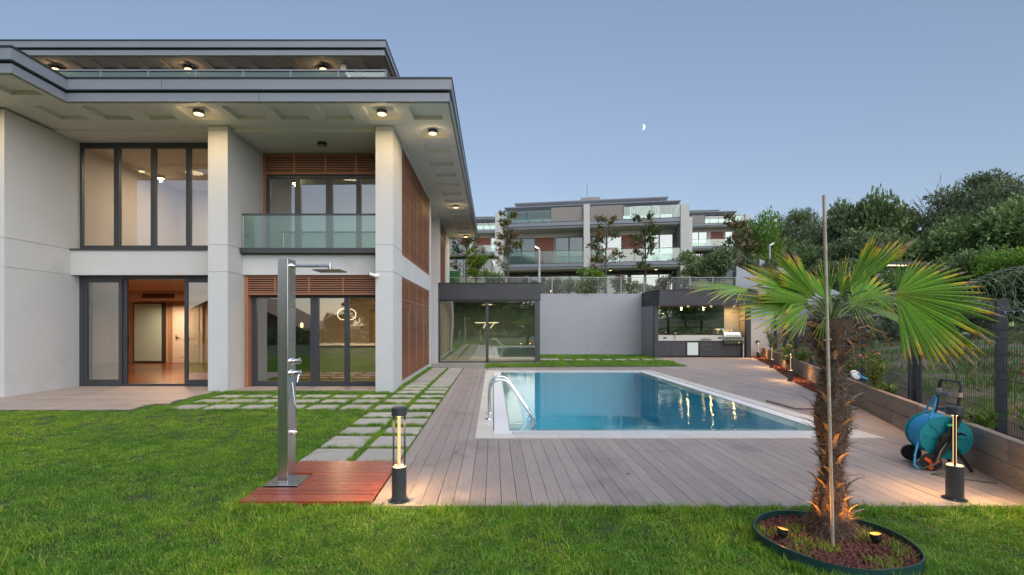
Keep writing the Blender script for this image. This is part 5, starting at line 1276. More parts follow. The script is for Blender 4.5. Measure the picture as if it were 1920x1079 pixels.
# px, distance, base height from terrain, scale, prototype, label
def gz(px, Y): x_ = (px - 925) * Y / 960; return x_, height(x_, Y)
TR = [
 (1845, 44, 322, 3, 'broad flat topped pine standing highest on the hill'),
 (1640, 48, 358, 1, 'dark dense tree at the top of the ridge beyond the palm fronds'),
 (1590, 50, 374, 0, 'dark tree just past the bamboo stake tip on the ridge'),
 (1700, 50, 385, 2, 'olive grey loose tree beside the bare trunks'),
 (1500, 60, 392, 3, 'thin flat topped pine between the pale street lamp and the bamboo stake'),
 (1432, 42, 398, 4, 'bright green young tree beside the far building and its street lamp'),
 (1545, 52, 425, 2, 'low dark tree filling the gap behind the bamboo stake'),
 (1620, 40, 430, 0, 'dark round tree in the middle of the wooded slope'),
 (1680, 38, 440, 1, 'mid green tree low on the slope below the bare trunks'),
 (1740, 40, 432, 2, 'dark tree directly under the bare trunks'),
 (1800, 38, 408, 1, 'mid green tree on the slope beneath the flat topped pine'),
 (1850, 34, 402, 1, 'wide green tree under the flat topped pine'),
 (1905, 32, 372, 1, 'green tree at the edge of the view next to the flat topped pine'),
 (1905, 24, 455, 4, 'bright green bushy tree low at the edge above the razor wire'),
 (1830, 27, 462, 1, 'low green tree above the largest palm fan'),
 (1760, 28, 488, 0, 'dark undergrowth tree behind the palm fan tips'),
 (1690, 30, 500, 1, 'dark tree behind the glowing bar lamp'),
 (1620, 32, 492, 2, 'olive scrubby tree behind the upright palm fan'),
 (1560, 36, 485, 0, 'dark tree low behind the palm heart'),
 (1480, 50, 440, 2, 'brownish thin tree behind the garden stair'),
 (1660, 55, 402, 0, 'dark tree at the back of the ridge beyond the bare trunks'),
 (1770, 54, 428, 2, 'olive tree on the ridge between bare trunks and pine'),
 (1885, 50, 372, 0, 'dark tree on the crest behind the flat topped pine'),
 (1960, 30, 400, 0, 'dark tree partly outside the view at the fence side'),
 (1520, 44, 455, 1, 'green tree low on the slope beside the stair railing'),
 (1980, 22, 480, 1, 'green tree partly cut off by the frame above the razor wire'),
 (1700, 24, 545, 1, 'low leafy tree right behind the wire fence and lamp post'),
 (1790, 21, 555, 0, 'low dark tree close behind the wire fence'),
 (1600, 26, 548, 0, 'low dark tree behind the palm crown'),
]
HGT = [7.2, 6.0, 8.0, 6.0, 5.8]
used = set()
for i, (px, Y, ptop, k, lab) in enumerate(TR):
    x_, z_ = gz(px, Y); top = 1.55 + (609 - ptop) * Y / 960; s_ = max(.55, (top - z_) / HGT[k]); s_ = min(s_, 2.2)
    zb = top - s_ * HGT[k]; zb = min(zb, z_) if zb < z_ else zb
    if top - z_ > HGT[k] * 2.2: zb = z_
    sx = min(s_, .95) * (.78 if px in (1640, 1700, 1432, 1590, 1660) else 1)
    if k not in used:
        o = protos[k]; used.add(k); o.location = (x_, Y, z_ - .1); o['label'] = lab
    else: o = dup(protos[k], (x_, Y, z_ - .1), 0, lab)
    o.rotation_euler = (0, 0, i * 1.7); o.scale = (sx, sx, (top - z_) / HGT[k]); o['group'] = 'trees on the wooded hillside'
# bare dead trees
DEADB = M('dead_bark', (.15, .125, .11), .9, var=.3)
def bare(mb, p, d, L, r, depth, g_):
    p = Vector(p); e = p + Vector(d) * L; mid = p.lerp(e, .5) + Vector((g_.gauss(0, .06), g_.gauss(0, .06), 0)) * L
    mb.tube([tuple(p), tuple(mid), tuple(e)], [r, r * .85, r * .62], 5, cap=False)
    if depth == 0: return
    for k in range(g_.choice((2, 3))):
        nd = (Vector(d) + Vector((g_.gauss(0, .30), g_.gauss(0, .30), g_.gauss(.12, .15)))).normalized(); bare(mb, e if k else mid, nd, L * g_.uniform(.6, .85), r * .68, depth - 1, g_)
for px, Y, ptop, lab in ((1738, 47, 376, 'bare pale dead tree with forked top on the ridge'), (1757, 46, 366, 'tallest bare dead tree on the ridge'), (1776, 47, 382, 'bare dead tree closest to the flat topped pine'), (1655, 36, 412, 'grey leafless tree in front of the dark slope trees'), (1480, 34, 470, 'thin leafless tree beside the garden stair')):
    x_, z_ = gz(px, Y); top = 1.55 + (609 - ptop) * Y / 960; H = top - z_; g_ = random.Random(px); m = MB(); bare(m, (0, 0, 0), (0, 0, 1), H * (.36 if px > 1700 else .30), .11, 5, g_)
    t = thing('bare_tree', lab, 'tree', (x_, Y, z_), 0, 'bare trees on the hillside'); m.build('trunk', DEADB, t, local=True)
# hillside undergrowth and the rough slope behind the fence
g_ = np.random.default_rng(9); Pn = []
for q in range(2600):
    y_ = g_.uniform(20, 62); d_ = g_.uniform(3.5, 45) if y_ < 40 else g_.uniform(1, 48); x_ = wallx(y_) + d_
    Pn.append((x_, y_, height(x_, y_) + g_.uniform(0, .8)))
bl = [(p[0], p[1], p[2], g_.uniform(.7, 1.6), g_.uniform(.7, 1.6), g_.uniform(.5, 1.2)) for p in Pn if random.Random(p[0]).random() < .40]
P, D = blobs_pts(bl, 60000, 3, .5, .3)
o = leafcloud(P, D, .30, .55, 5, .8, 'undergrowth', G_DARK); tag(stuff(o), 'dense dark scrub covering the wooded hillside', 'undergrowth')
# rough grass and weeds behind the fence
n_ = 26000; yy = g_.uniform(3, 26, n_); dd = g_.uniform(.15, 9, n_) ** 1.0; P = np.stack([4.83 + .405 * (yy - 4.66) + .5 + dd, yy, np.zeros(n_)], 1)
keep = (np.sin(P[:, 0] * 1.9) * np.sin(P[:, 1] * 1.3) + g_.uniform(-.6, .6, n_)) > -.1; P = P[keep]
P[:, 2] = [height(a, b) - .01 for a, b in P[:, :2]]
D = np.zeros_like(P); D[:, 2] = 1
o = leafcloud(P, D, .15, .20, 6, .5, 'weeds', leafmat('weed_leaves', [(0, (0.080, 0.176, 0.024)), (.5, (0.112, 0.240, 0.032)), (.75, (0.224, 0.208, 0.064)), (1, (0.288, 0.192, 0.096))], .3, .6)); tag(stuff(o), 'patchy weeds and rough grass on the slope behind the wire fence', 'weeds')

# ------------------------------------------------------------------ magnolias and shrubs on the upper terrace
def magnolia(x, y, z, H, Rr, lab, mat, seed, n=420):
    t = thing('magnolia_tree', lab, 'tree', (x, y, z), 0, 'young magnolias on the upper terrace'); g_ = random.Random(seed); m = MB(); P = []; D = []
    m.tube([(0, 0, -.2), (g_.uniform(-.05, .05), 0, H * .5), (0, 0, H)], [.05, .04, .012], 6)
    for k in range(30):
        zz = H * g_.uniform(.30, .98); a = g_.uniform(0, 6.28); q = Rr * (1.05 - .75 * abs(zz / H - .5)) * g_.uniform(.5, 1.05)
        e = Vector((q * math.cos(a), q * math.sin(a), min(H * 1.02, zz + q * .55))); s_ = Vector((0, 0, zz)); m.tube([tuple(s_), tuple(s_.lerp(e, .5) + Vector((0, 0, .05))), tuple(e)], [.018, .012, .005], 4, cap=False)
        for j in range(int(n * 1.7) // 30):
            b_ = s_.lerp(e, .35 + .65 * g_.random() ** .7) + Vector((g_.gauss(0, .07), g_.gauss(0, .07), g_.gauss(0, .07))); P.append(tuple(b_)); d = (e - s_).normalized() + Vector((0, 0, .4)); D.append(tuple(d))
    m.build('trunk', BARK, t, local=True); leafcloud(np.array(P), np.array(D), .21, .42, seed, .6, 'crown', mat, t); return t
def mg(px, ptop, Y, lab, mat, seed, Rr, zb=2.95, n=420):
    x_ = (px - 925) * Y / 960; top = 1.55 + (609 - ptop) * Y / 960; magnolia(x_, Y, zb, top - zb, Rr, lab, mat, seed, n)
mg(875, 438, 28.5, 'small magnolia beyond the eave end and above the pavilion', G_MAGG, 1, 1.05)
mg(952, 400, 29, 'tall slim magnolia with rusty leaves before the left pier of the far building', G_MAG, 2, .85, n=620)
mg(1137, 412, 29, 'rusty leaved magnolia before the middle pier of the far building', G_MAG, 3, .95, n=560)
mg(1211, 409, 29, 'green magnolia before the far balcony with the drying rack', G_MAGG, 4, .85, n=560)
mg(1378, 408, 30, 'dark rusty magnolia beside the end pier near the garden stair', G_MAG, 5, 1.0, n=700)
mg(1400, 440, 31, 'short rusty magnolia half hidden beside the street lamp', G_MAG, 6, .8, n=420)
def shrub(px, ptop, pbot, Y, Rr, lab, mat, seed, n=2600, leaf=.13, name='shrub', aspect=.5):
    x_ = (px - 925) * Y / 960; zt = 1.55 + (609 - ptop) * Y / 960; zb = 1.55 + (609 - pbot) * Y / 960; H = zt - zb
    t = thing(name, lab, 'shrub', (x_, Y, zb), 0, 'shrubs on the upper terrace'); bl = rb(seed, Rr, H * .95, 8, 0)
    m = MB(); g_ = random.Random(seed)
    for b in bl: m.tube([(0, 0, -.1), tuple(Vector(b[:3]) * .5), tuple(b[:3])], [.03, .02, .008], 4)
    m.build('stem', BARK, t, local=True); P, D = blobs_pts(bl, n, seed, .6); leafcloud(P, D, leaf, aspect, seed, .8, 'foliage', mat, t)
shrub(893, 458, 527, 27.6, .55, 'bright green shrub beside the artificial hedge', G_BRI, 11, 1600)
shrub(913, 500, 530, 27.4, .35, 'small pointed shrub above the pavilion roof', G_MID, 12, 700)
shrub(930, 513, 532, 27.2, .55, 'low bush at the foot of the slim magnolia', G_MID, 13, 900)
shrub(985, 518, 548, 27.4, .35, 'low mixed bush next to the terrace lamp post', G_OLV, 14, 700)
shrub(1040, 520, 550, 27.2, .55, 'thin climbing shrub on the terrace railing', G_OLV, 15, 500)
shrub(1068, 522, 550, 27.2, .45, 'leafy climbing shrub second along the railing', G_MID, 16, 480)
shrub(1112, 503, 545, 27.6, .85, 'bright green spreading bush by the middle pier', G_BRI, 17, 2400)
shrub(1165, 515, 548, 27.2, .5, 'reddish twiggy bush below the green magnolia', G_MAG, 18, 600)
shrub(1190, 530, 551, 27.0, .8, 'low grey green bush along the railing', G_OLV, 19, 700)
shrub(1245, 516, 551, 27.0, .45, 'rust flecked bush in front of the lit ground floor windows', G_MAG, 20, 700)
shrub(1285, 520, 551, 27.0, .5, 'sparse bush before the stained pier', G_OLV, 21, 500)
shrub(1100, 532, 551, 27.0, .9, 'low dark hedge bush behind the railing by the middle pier', G_OLV, 22, 900)
shrub(1340, 462, 530, 29.5, 1.35, 'large dark laurel mass below the far end balconies', G_DARK, 23, 6500, .17)
shrub(1300, 470, 525, 30.5, .9, 'feathery green bush beside the stained pier', G_MID, 24, 2600)
shrub(1400, 470, 530, 30.5, .8, 'green bush beside the garden stair foot', G_MID, 25, 2500)
shrub(1440, 480, 535, 30, .7, 'dark bush under the pale street lamp', G_DARK, 26, 2200)
hx = (853 - 925) * 27.8 / 960
hd_ = thing('artificial_hedge', 'boxy artificial green hedge screen on the terrace', 'hedge', (hx, 27.8, 2.95))
MB().box(hx - .42, 27.7, 2.95, hx + .28, 27.85, 4.45).build('panel', M('artificial_grass', (.02, .11, .035), .8, var=.4, vs=20, bump=1, bs=60), hd_)
# oleanders behind the sleeper wall
def oleander(x, y, z, H, Rr, lab, seed, nfl=4, stems=9, leaf=.13, n=26):
    t = thing('oleander', lab, 'flowering shrub', (x, y, z), 0, 'oleanders along the planter'); g_ = random.Random(seed); m = MB(); P = []; D = []; tops = []
    for k in range(stems):
        a = g_.uniform(0, 6.28); q = Rr * g_.uniform(.2, 1); h = H * g_.uniform(.6, 1) * (1.05 - .3 * q / Rr); e = Vector((q * math.cos(a), q * math.sin(a), h)); mid = Vector((e.x * .35, e.y * .35, h * .55))
        m.tube([(e.x * .08, e.y * .08, -.05), tuple(mid), tuple(e)], [.011, .008, .004], 5); tops.append(e)
        for j in range(n):
            t_ = .25 + .75 * j / n; b_ = (Vector((0, 0, 0)).lerp(mid, t_ * 2) if t_ < .5 else mid.lerp(e, t_ * 2 - 1)); aa = j * 2.1 + k; P.append(tuple(b_)); D.append((math.cos(aa), math.sin(aa), .55 + .5 * t_))
    m.build('stem', M('oleander_stem', (.22, .15, .08), .7) if 'oleander_stem' not in bpy.data.materials else bpy.data.materials['oleander_stem'], t, local=True)
    leafcloud(np.array(P), np.array(D), leaf, .20, seed, .22, 'foliage', G_OLE, t)
    tops.sort(key=lambda v: -v.z + v.y * .4)
    for q in range(nfl):
        c = tops[q % len(tops)] + Vector((g_.gauss(0, .03), g_.gauss(0, .03), .02)); f = MB()
        for k in range(11):
            a = g_.uniform(0, 6.28); el = g_.uniform(-.2, 1.2); d = Vector((math.cos(a) * math.cos(el), math.sin(a) * math.cos(el), math.sin(el))); s_ = d.cross(Vector((.3, .2, 1))).normalized() * .013
            p = c + d * .010; f.quad(p - s_ * .4, p + s_ * .4, p + d * .034 + s_ * 1.4, p + d * .034 - s_ * 1.4)
        f.build('flower', PINK, t, local=True)
def ol(px, ptop, Y, lab, seed, Rr, **k):
    x_ = (px - 925) * Y / 960; oleander(x_, Y, .30, 1.55 + (609 - ptop) * Y / 960 - .30, Rr, lab, seed, **k)
ol(1641, 642, 9.1, 'tall oleander with a pink flower cluster between palm and fence posts', 31, .34, nfl=5, stems=10)
ol(1500, 655, 15.6, 'oleander with pink flowers behind the bollard nearest the palm', 32, .55, nfl=6, stems=12)
ol(1545, 668, 13.4, 'bushy yellow green oleander hidden half by the palm trunk', 33, .55, nfl=3, stems=12)
ol(1449, 612, 21.5, 'upright oleander with pink flowers by the white end wall', 34, .55, nfl=8, stems=12)
ol(1475, 640, 18.5, 'low oleander behind the middle bollard of the mulch strip', 35, .5, nfl=4, stems=9)
ol(1478, 668, 16.8, 'pink flecked oleander low behind the sleepers near the middle bollard', 41, .45, nfl=7, stems=9)
ol(1590, 672, 11.6, 'leafy oleander with scattered pink blooms just past the palm trunk', 42, .45, nfl=6, stems=11)
ol(1838, 765, 5.75, 'small oleander sprouting behind the hose reel', 36, .20, nfl=0, stems=6, n=18)
ol(1925, 650, 5.0, 'oleander with a pink bloom at the edge of the view', 37, .18, nfl=4, stems=4, n=12)
ol(1668, 720, 8.7, 'low leafy oleander sprout behind the sleeper wall', 38, .25, nfl=0, stems=7, n=18)

# ------------------------------------------------------------------ terrace railing and street lamps
RAIL = M('galvanised_railing', (.28, .30, .32), .45, metal=.5)
rl = thing('terrace_railing', 'grey galvanised wire railing on top of the retaining wall', 'railing', (6.5, 26.7, 3.14))
def rx(px): return (px - 925) * 26.75 / 960
for zz in [3.20 + .088 * k for k in range(9)] + [4.0]:
    MB().box(-15 if zz > 3.99 or zz < 3.21 else -2, 26.74, zz, 15.2, 26.75, zz + (.03 if zz > 3.99 else .008)).build('rail_wire' if zz < 3.99 else 'top_rail', RAIL, rl)
q = rx(1035) - 1.2 * 8
while q < 15.3:
    MB().box(q - .02, 26.72, 3.1, q + .02, 26.77, 4.05).build('post', RAIL, rl); q += 1.2
m = MB(); q = -2
while q < 15.2: m.box(q, 26.745, 3.2, q + .005, 26.75, 4.0); q += .06
stuff(m.build('wire_mesh', RAIL, rl))
LAMPW = emit('street_lamp_glow', (1, .93, .82), 2.2)
def street(px, ptop, Y, zb, lab, side=-1):
    x_ = (px - 925) * Y / 960; zt = 1.55 + (609 - ptop) * Y / 960; t = thing('street_lamp', lab, 'street lamp', (x_, Y, zb))
    MB().tube([(x_, Y, zb), (x_, Y, zt - .1)], [.07, .055], 10).build('pole', M('pale_pole', (.42, .43, .44), .5) if 'pale_pole' not in bpy.data.materials else bpy.data.materials['pale_pole'], t)
    MB().bar((x_ + .05 * side * -1, Y, zt - .12), (x_ + .26 * side, Y, zt + .06), .16, .05).build('head', bpy.data.materials['pale_pole'], t)
    MB().bar((x_ + .04 * side, Y, zt - .10), (x_ + .22 * side, Y, zt + .01), .13, .02).build('lens', LAMPW, t)
street(1011, 463, 27.3, 2.9, 'pale square lamp post in front of the far building')
street(1443, 457, 31, 2.0, 'pale lamp post beside the garden stair', 1)
# garden stair with pale stepped walls and railing at the far corner
gs = thing('garden_stair', 'pale concrete stair walls with dark railing climbing behind the outdoor kitchen', 'stair', (16, 28, 0))
def slope_wall(x0, z0, x1, z1, y0, y1, th):
    m = MB(); m._add([(x0, y0, z0 - th), (x1, y0, z1 - th), (x1, y0, z1), (x0, y0, z0), (x0, y1, z0 - th), (x1, y1, z1 - th), (x1, y1, z1), (x0, y1, z0)], [(0, 1, 2, 3), (7, 6, 5, 4), (3, 2, 6, 7), (0, 4, 5, 1), (0, 3, 7, 4), (1, 5, 6, 2)]); return m.build('stair_wall', CONC, gs)
slope_wall(13.3, 4.75, 18.8, 2.2, 28.0, 28.2, 2.2); slope_wall(15.6, 5.4, 20.4, 3.4, 30.0, 30.2, 1.6)
for k in range(9): piece('step', CONC, 14.0 + k * .45, 28.2, 1.2, 14.5 + k * .45, 29.6, 4.0 - k * .24, gs)
for k in range(14):
    x_ = 13.4 + k * .42; z_ = 5.0 - k * .25; MB().box(x_, 28.1, z_ - .9, x_ + .03, 28.13, z_ + .5).build('railing_post', ANTH, gs)
MB().bar((13.4, 28.12, 5.5), (18.9, 28.12, 2.2), .05).build('handrail', ANTH, gs)
# fence climbing the hill
hf = thing('hill_fence', 'tall dark slatted fence climbing the hillside beyond the stair', 'fence', (20, 33, 3))
for k in range(26):
    x_ = 15 + k * .55; y_ = 32 + k * .30; z_ = height(x_, y_); MB().box(x_, y_, z_, x_ + .05, y_ + .05, z_ + 1.9).build('post', POSTM, hf)
# small white house roof behind trees
hs_ = thing('distant_house', 'small white house glimpsed between the trees beyond the stair', 'house', (32, 62, 8))
MB().box(29.5, 62, 7.5, 34, 66, 10.2).build('wall', STUCCO, hs_); m = MB(); m.prism([(29, 61.6), (34.5, 61.6), (34.5, 66.4), (29, 66.4)], 10.2, 10.5); m.build('roof', M('blue_grey_roof', (.2, .26, .33), .6), hs_)

# ------------------------------------------------------------------ apartment buildings
PANEL = M('red_wood_cladding', (.20, .065, .035), .6, var=.3, vs=2, stretch=(8, 8, 1), fine=.15, fs=12); GREYS = M('grey_cladding', (.27, .255, .24), .6, var=.1, vs=2, stretch=(10, 10, .6))
BWALL = M('far_white_render', (.50, .50, .48), .85, var=.08, vs=.6, dirt=((.26, .27, .20), .5, .60)); WARMW = emit('lit_window', (1, .75, .45), .22)
def apartment(name, lab, loc, rz, spec, S=1.0):
    t = thing(name, lab, 'apartment building', loc, rz, 'white apartment blocks on the hill'); L = dict(local=True)
    bx = lambda n, mat, *c, p=t: MB().box(*[q * S for q in c]).build(n, mat, p, **L)
    Wd = spec['w']
    bx('wall', BWALL, 0, 3.3, -3, Wd, 12, 9.2)
    for fl, (z0, z1) in enumerate(((3.25, 3.68), (6.62, 7.08))):
        sl = bx('balcony_slab', GREYS if False else FASCIA, -.5, -.22, z0 + .16, Wd + .1, 3.3, z1)
        bx('fascia_band', FASCIA, -.45, -.12, z0, Wd + .05, 3.3, z0 + .14, p=sl); bx('slab_trim', BLACK, -.52, -.24, z1, Wd + .12, -.1, z1 + .03, p=sl)
        bx('balcony_soffit', SOFFIT, -.3, .0, z0 - .03, Wd, 3.3, z0, p=sl)
    for a, b, zt in spec['piers']: bx('pier', BWALL, a, -.30, -3, b, 1.6, zt); bx('pier', BWALL, a, 1.6, -3, b, 3.3, 6.6)
    # floors: list of (u0, u1, type)
    def row(z0, z1, items, v):
        for a, b, k in items:
            if k in 'WG':
                n_ = max(1, int(round((b - a) / 1.15))); f = MB(); fw = .07
                f.box(a * S, v * S, z0 * S, (a + fw) * S, (v + .1) * S, z1 * S); f.box((b - fw) * S, v * S, z0 * S, b * S, (v + .1) * S, z1 * S); f.box((a + fw) * S, v * S, (z1 - fw) * S, (b - fw) * S, (v + .1) * S, z1 * S); f.box((a + fw) * S, v * S, z0 * S, (b - fw) * S, (v + .1) * S, (z0 + fw) * S)
                for i in range(1, n_): u = a + (b - a) * i / n_; f.box((u - .04) * S, v * S, (z0 + fw) * S, (u + .04) * S, (v + .1) * S, (z1 - fw) * S)
                fo_ = f.build('window', ANTH, t, **L)
                for i in range(n_):
                    u0 = a + (b - a) * i / n_ + .06; u1 = a + (b - a) * (i + 1) / n_ - .06
                    piece('pane', GLASS_D, u0 * S, (v + .05) * S, (z0 + fw) * S, u1 * S, (v + .06) * S, (z1 - fw) * S, fo_, world=False)
                    if k == 'G': piece('lit_room', WARMW, u0 * S, (v + .065) * S, (z0 + fw) * S, u1 * S, (v + .075) * S, (z1 - fw) * S, fo_, world=False)
            elif k == 'P':
                o = bx('wood_panel', PANEL, a, v + .02, z0, b, v + .1, z1); n_ = int((b - a) / .14); m = MB()
                for i in range(n_): m.box((a + (b-a) * i / n_ + .02) * S, (v - .01) * S, z0 * S, (a + (b-a) * (i+1) / n_ - .02) * S, (v + .02) * S, z1 * S)
                stuff(m.build('cladding_batten', PANEL, o, **L))
            elif k == 'S':
                o = bx('grey_screen', GREYS, a, v + .02, z0, b, v + .1, z1); n_ = int((b - a) / .11); m = MB()
                for i in range(n_): m.box((a + (b-a) * i / n_ + .02) * S, (v - .01) * S, z0 * S, (a + (b-a) * (i+1) / n_ - .02) * S, (v + .02) * S, z1 * S)
                stuff(m.build('screen_slat', GREYS, o, **L))
    row(3.70, 6.15, spec['f2'], 1.7); row(0, 2.85, spec['f1'], 1.7)
    row(7.9, 8.70, spec['f3p'], 1.6 if False else 3.2)
    row(7.12, 8.30, spec['f3s'], 0.0); row(7.1, 8.45 if spec.get('chim') else 9.0, spec['f3'], 3.2)
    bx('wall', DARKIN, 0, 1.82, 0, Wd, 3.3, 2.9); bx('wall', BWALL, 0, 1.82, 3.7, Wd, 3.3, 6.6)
    for a, b, z in spec['glass']:
        r_ = bx('balustrade', ANTH, a, -.14, z + 1.03, b, -.09, z + 1.07); n_ = max(1, int((b - a) / 1.6))
        for i in range(n_): piece('glass_panel', GLASS_B, (a + (b - a) * i / n_ + .02) * S, -.13 * S, z * S, (a + (b - a) * (i + 1) / n_ - .02) * S, -.115 * S, (z + 1.03) * S, r_, world=False)
    # stepped boat shaped roofs
    def boat(u0, u1, v0, z0, z1, th):
        m = MB(); e = .35
        vs_ = [(u0 + e, v0 + e, z0), (u1 - e, v0 + e, z0), (u1 - e, 11, z0), (u0 + e, 11, z0), (u0, v0, z1), (u1, v0, z1), (u1, 11.4, z1), (u0, 11.4, z1)]
        m._add([tuple(q * S for q in v) for v in vs_], [(0,3,2,1), (0,1,5,4), (1,2,6,5), (2,3,7,6), (3,0,4,7), (4,5,6,7)])
        m.box(u0 * S, v0 * S, (z1 + .001) * S, u1 * S, 11.4 * S, (z1 + th) * S); r_ = m.build('roof', FASCIA, t, **L)
        k = MB().box((u0 + .2) * S, (v0 + .2) * S, (z0 - .08) * S, (u1 - .2) * S, 11 * S, (z0 - .001) * S).build('roof_trim', BLACK, r_, **L); return r_
    r1 = boat(*spec['r1']); r2_ = boat(*spec['r2'])
    if spec.get('chim'): bx('chimney', GREYS, 6.4, 7, 9.9, 8.2, 8, 10.75, p=r2_); MB().tube([(7.0 * S, 7.5 * S, 10 * S), (7.0 * S, 7.5 * S, 12.1 * S)], .02, 5).build('antenna', BLACK, r2_, **L)
    return t
AZ = -math.atan2(2.6, 13.9)
ab = apartment('apartment_building', 'large white terraced apartment block with wood panels and glass balconies at centre', (.75, 43.1, 2.9), AZ, dict(w=14.2,
    piers=[(-.55, .10, 8.0), (6.75, 7.25, 8.44), (14.25, 14.9, 8.1)],
    f1=[(.4, 3.2, 'W'), (3.4, 6.6, 'G'), (7.5, 10.4, 'G'), (10.6, 14.0, 'G')],
    f2=[(.2, 2.6, 'W'), (2.65, 4.2, 'P'), (4.3, 6.7, 'W'), (7.4, 9.9, 'W'), (9.95, 11.6, 'P'), (11.7, 14.1, 'W')],
    f3=[(.6, 4.3, 'W'), (10.0, 14.2, 'W')], f3p=[(4.3, 7.0, 'P'), (7.3, 10.0, 'P')], f3s=[(4.1, 6.72, 'S'), (7.28, 9.9, 'S')],
    glass=[(.1, 6.75, 3.68), (7.25, 14.25, 3.68), (.1, 4.1, 7.08), (9.9, 14.25, 7.08)], r1=(-.1, 14.6, 1.6, 8.46, 8.80, .07), r2=(.5, 13.9, 3.6, 9.22, 9.60, .09), chim=True))
sp2 = dict(w=9.5, piers=[(-.6, .1, 8.0), (.9, 1.5, 8.1), (9.0, 9.6, 8.3)], f1=[(1.8, 8.5, 'W')], f2=[(1.7, 4.2, 'W'), (4.8, 6.6, 'P'), (6.8, 9.0, 'W')], f3=[(3.8, 8.8, 'W')], f3p=[(1.5, 3.8, 'P')], f3s=[(1.5, 3.4, 'S')],
    glass=[(1.5, 9.0, 3.68), (-.3, .9, 3.68), (3.4, 9.0, 7.08), (-.3, .9, 7.08)], r1=(-.2, 8.5, 1.6, 8.72, 9.1, .12), r2=(-.4, 6.6, 3.6, 9.35, 9.75, .14))
apartment('apartment_building', 'smaller white apartment block rising behind the stained end pier', (28.1, 76.5, 9.5), AZ * .6, sp2)
sp3 = dict(w=9.0, piers=[(-.6, .1, 8.0), (4.0, 4.6, 8.1), (8.6, 9.4, 8.3)], f1=[(.5, 4.0, 'W'), (4.8, 8.5, 'W')], f2=[(.3, 2.2, 'W'), (2.4, 3.9, 'P'), (4.8, 7.0, 'P'), (7.1, 8.6, 'W')], f3=[(.3, 8.0, 'W')], f3p=[], f3s=[],
    glass=[(.1, 4.0, 3.68), (4.6, 8.6, 3.68), (.1, 8.6, 7.08)], r1=(-.2, 8.5, 1.6, 8.72, 9.1, .12), r2=(.4, 9.6, 3.6, 9.35, 9.75, .14))
apartment('apartment_building', 'distant apartment block between the eave end and the central block', (-7.6, 79, 9.0), AZ * .4, sp3)
# things on the central building's balconies
Rb = Matrix.Translation((.75, 43.1, 2.9)) @ Matrix.Rotation(AZ, 4, 'Z')
def B(u, v, z): return tuple(Rb @ Vector((u, v, z)))
dr = thing('drying_rack', 'folding metal drying rack on the middle balcony of the central block', 'drying rack', B(12.3, .8, 3.7))
m = MB()
for k in range(5): m.bar(B(11.6 + k * .08, .5, 3.75), B(12.2 + k * .08, .5, 4.75), .03); m.bar(B(12.2 + k * .08, .5, 4.75), B(12.9 + k * .10, .5, 3.75), .03)
m.build('frame', STEEL, dr)
ch_ = thing('patio_chair', 'pink cushioned patio chair on the middle balcony behind the magnolia', 'chair', B(9.3, .6, 3.7)); MB().box(9.28, 42.2, 7.1, 10.3, 42.6, 7.35).build('seat', M('pink_fabric', (.5, .3, .32), .8), ch_); MB().box(9.3, 42.55, 7.3, 10.3, 42.65, 7.95).build('backrest', bpy.data.materials['pink_fabric'], ch_)
tb_ = thing('patio_table', 'low dark patio table on the middle balcony near the central pier', 'table', B(8.2, .6, 3.7)); MB().obox(B(8.4, .5, 4.25), .8, .3, .03, Matrix.Rotation(AZ, 3, 'Z')).build('tabletop', ANTH, tb_)
for u in (7.7, 9.1): MB().bar(B(u, .5, 3.7), B(u, .5, 4.22), .05).build('leg', ANTH, tb_)
# perforated privacy panel on the top balcony
pp = thing('privacy_screen', 'perforated white leaf pattern screen on the top balcony', 'screen', B(11, 0, 7.1))
m = MB(); g_ = random.Random(2)
for k in range(520):
    u = g_.uniform(10.5, 12.6); z = g_.uniform(7.15, 8.1); a = g_.uniform(0, 3.14); d = Vector((math.cos(a), 0, math.sin(a))) * .09; c = Vector((u, .05, z)); m.bar(tuple(Rb @ (c - d)), tuple(Rb @ (c + d)), .028, .02)
stuff(m.build('leaf_pattern', WHITE, pp)); m = MB()
for a, b in (((10.45, 7.12), (12.65, 7.12)), ((10.45, 8.12), (12.65, 8.12)), ((10.45, 7.12), (10.45, 8.12)), ((12.65, 7.12), (12.65, 8.12))): m.bar(B(a[0], .05, a[1]), B(b[0], .05, b[1]), .04)
m.build('frame', STEEL, pp)
for u, lab in ((8.9, 'small lit lamp under the lowest balcony near the central pier'), (12.5, 'small lit lamp under the lowest balcony near the stained pier')):
    p = B(u, .6, 3.2); t = thing('ceiling_light', lab, 'ceiling light', p); MB().lathe((p[0], p[1], p[2] - .1), [(.14, 0), (.14, .1)], 14).build('housing', ANTH, t); MB().lathe((p[0], p[1], p[2] - .12), [(.12, 0), (.12, .02)], 14).build('diffuser', EM_WARM, t)

# ------------------------------------------------------------------ behind the camera, seen in the panes
rh = thing('gabled_house', 'brown gabled neighbour house reflected in the ground floor window', 'house', (-24, -24, -1))
m = MB(); m.box(-30, -30, -1.2, -17.5, -20, 1.2); m._add([(-30, -20, 1.2), (-17.5, -20, 1.2), (-23.8, -20, 4.2)], [(0, 1, 2)]); m.build('wall', M('brown_render', (.30, .17, .12), .9, var=.1), rh)
m = MB(); m._add([(-30.6, -19.6, 1.0), (-23.8, -19.6, 4.35), (-23.8, -30.4, 4.35), (-30.6, -30.4, 1.0), (-16.9, -19.6, 1.0), (-16.9, -30.4, 1.0)], [(0, 1, 2, 3), (1, 4, 5, 2)]); m.bar((-30.6, -19.6, .95), (-23.8, -19.6, 4.3), .08, .3); m.bar((-23.8, -19.6, 4.3), (-16.9, -19.6, .95), .08, .3); m.build('roof', M('brown_roof_tile', (.17, .09, .06), .8), rh)
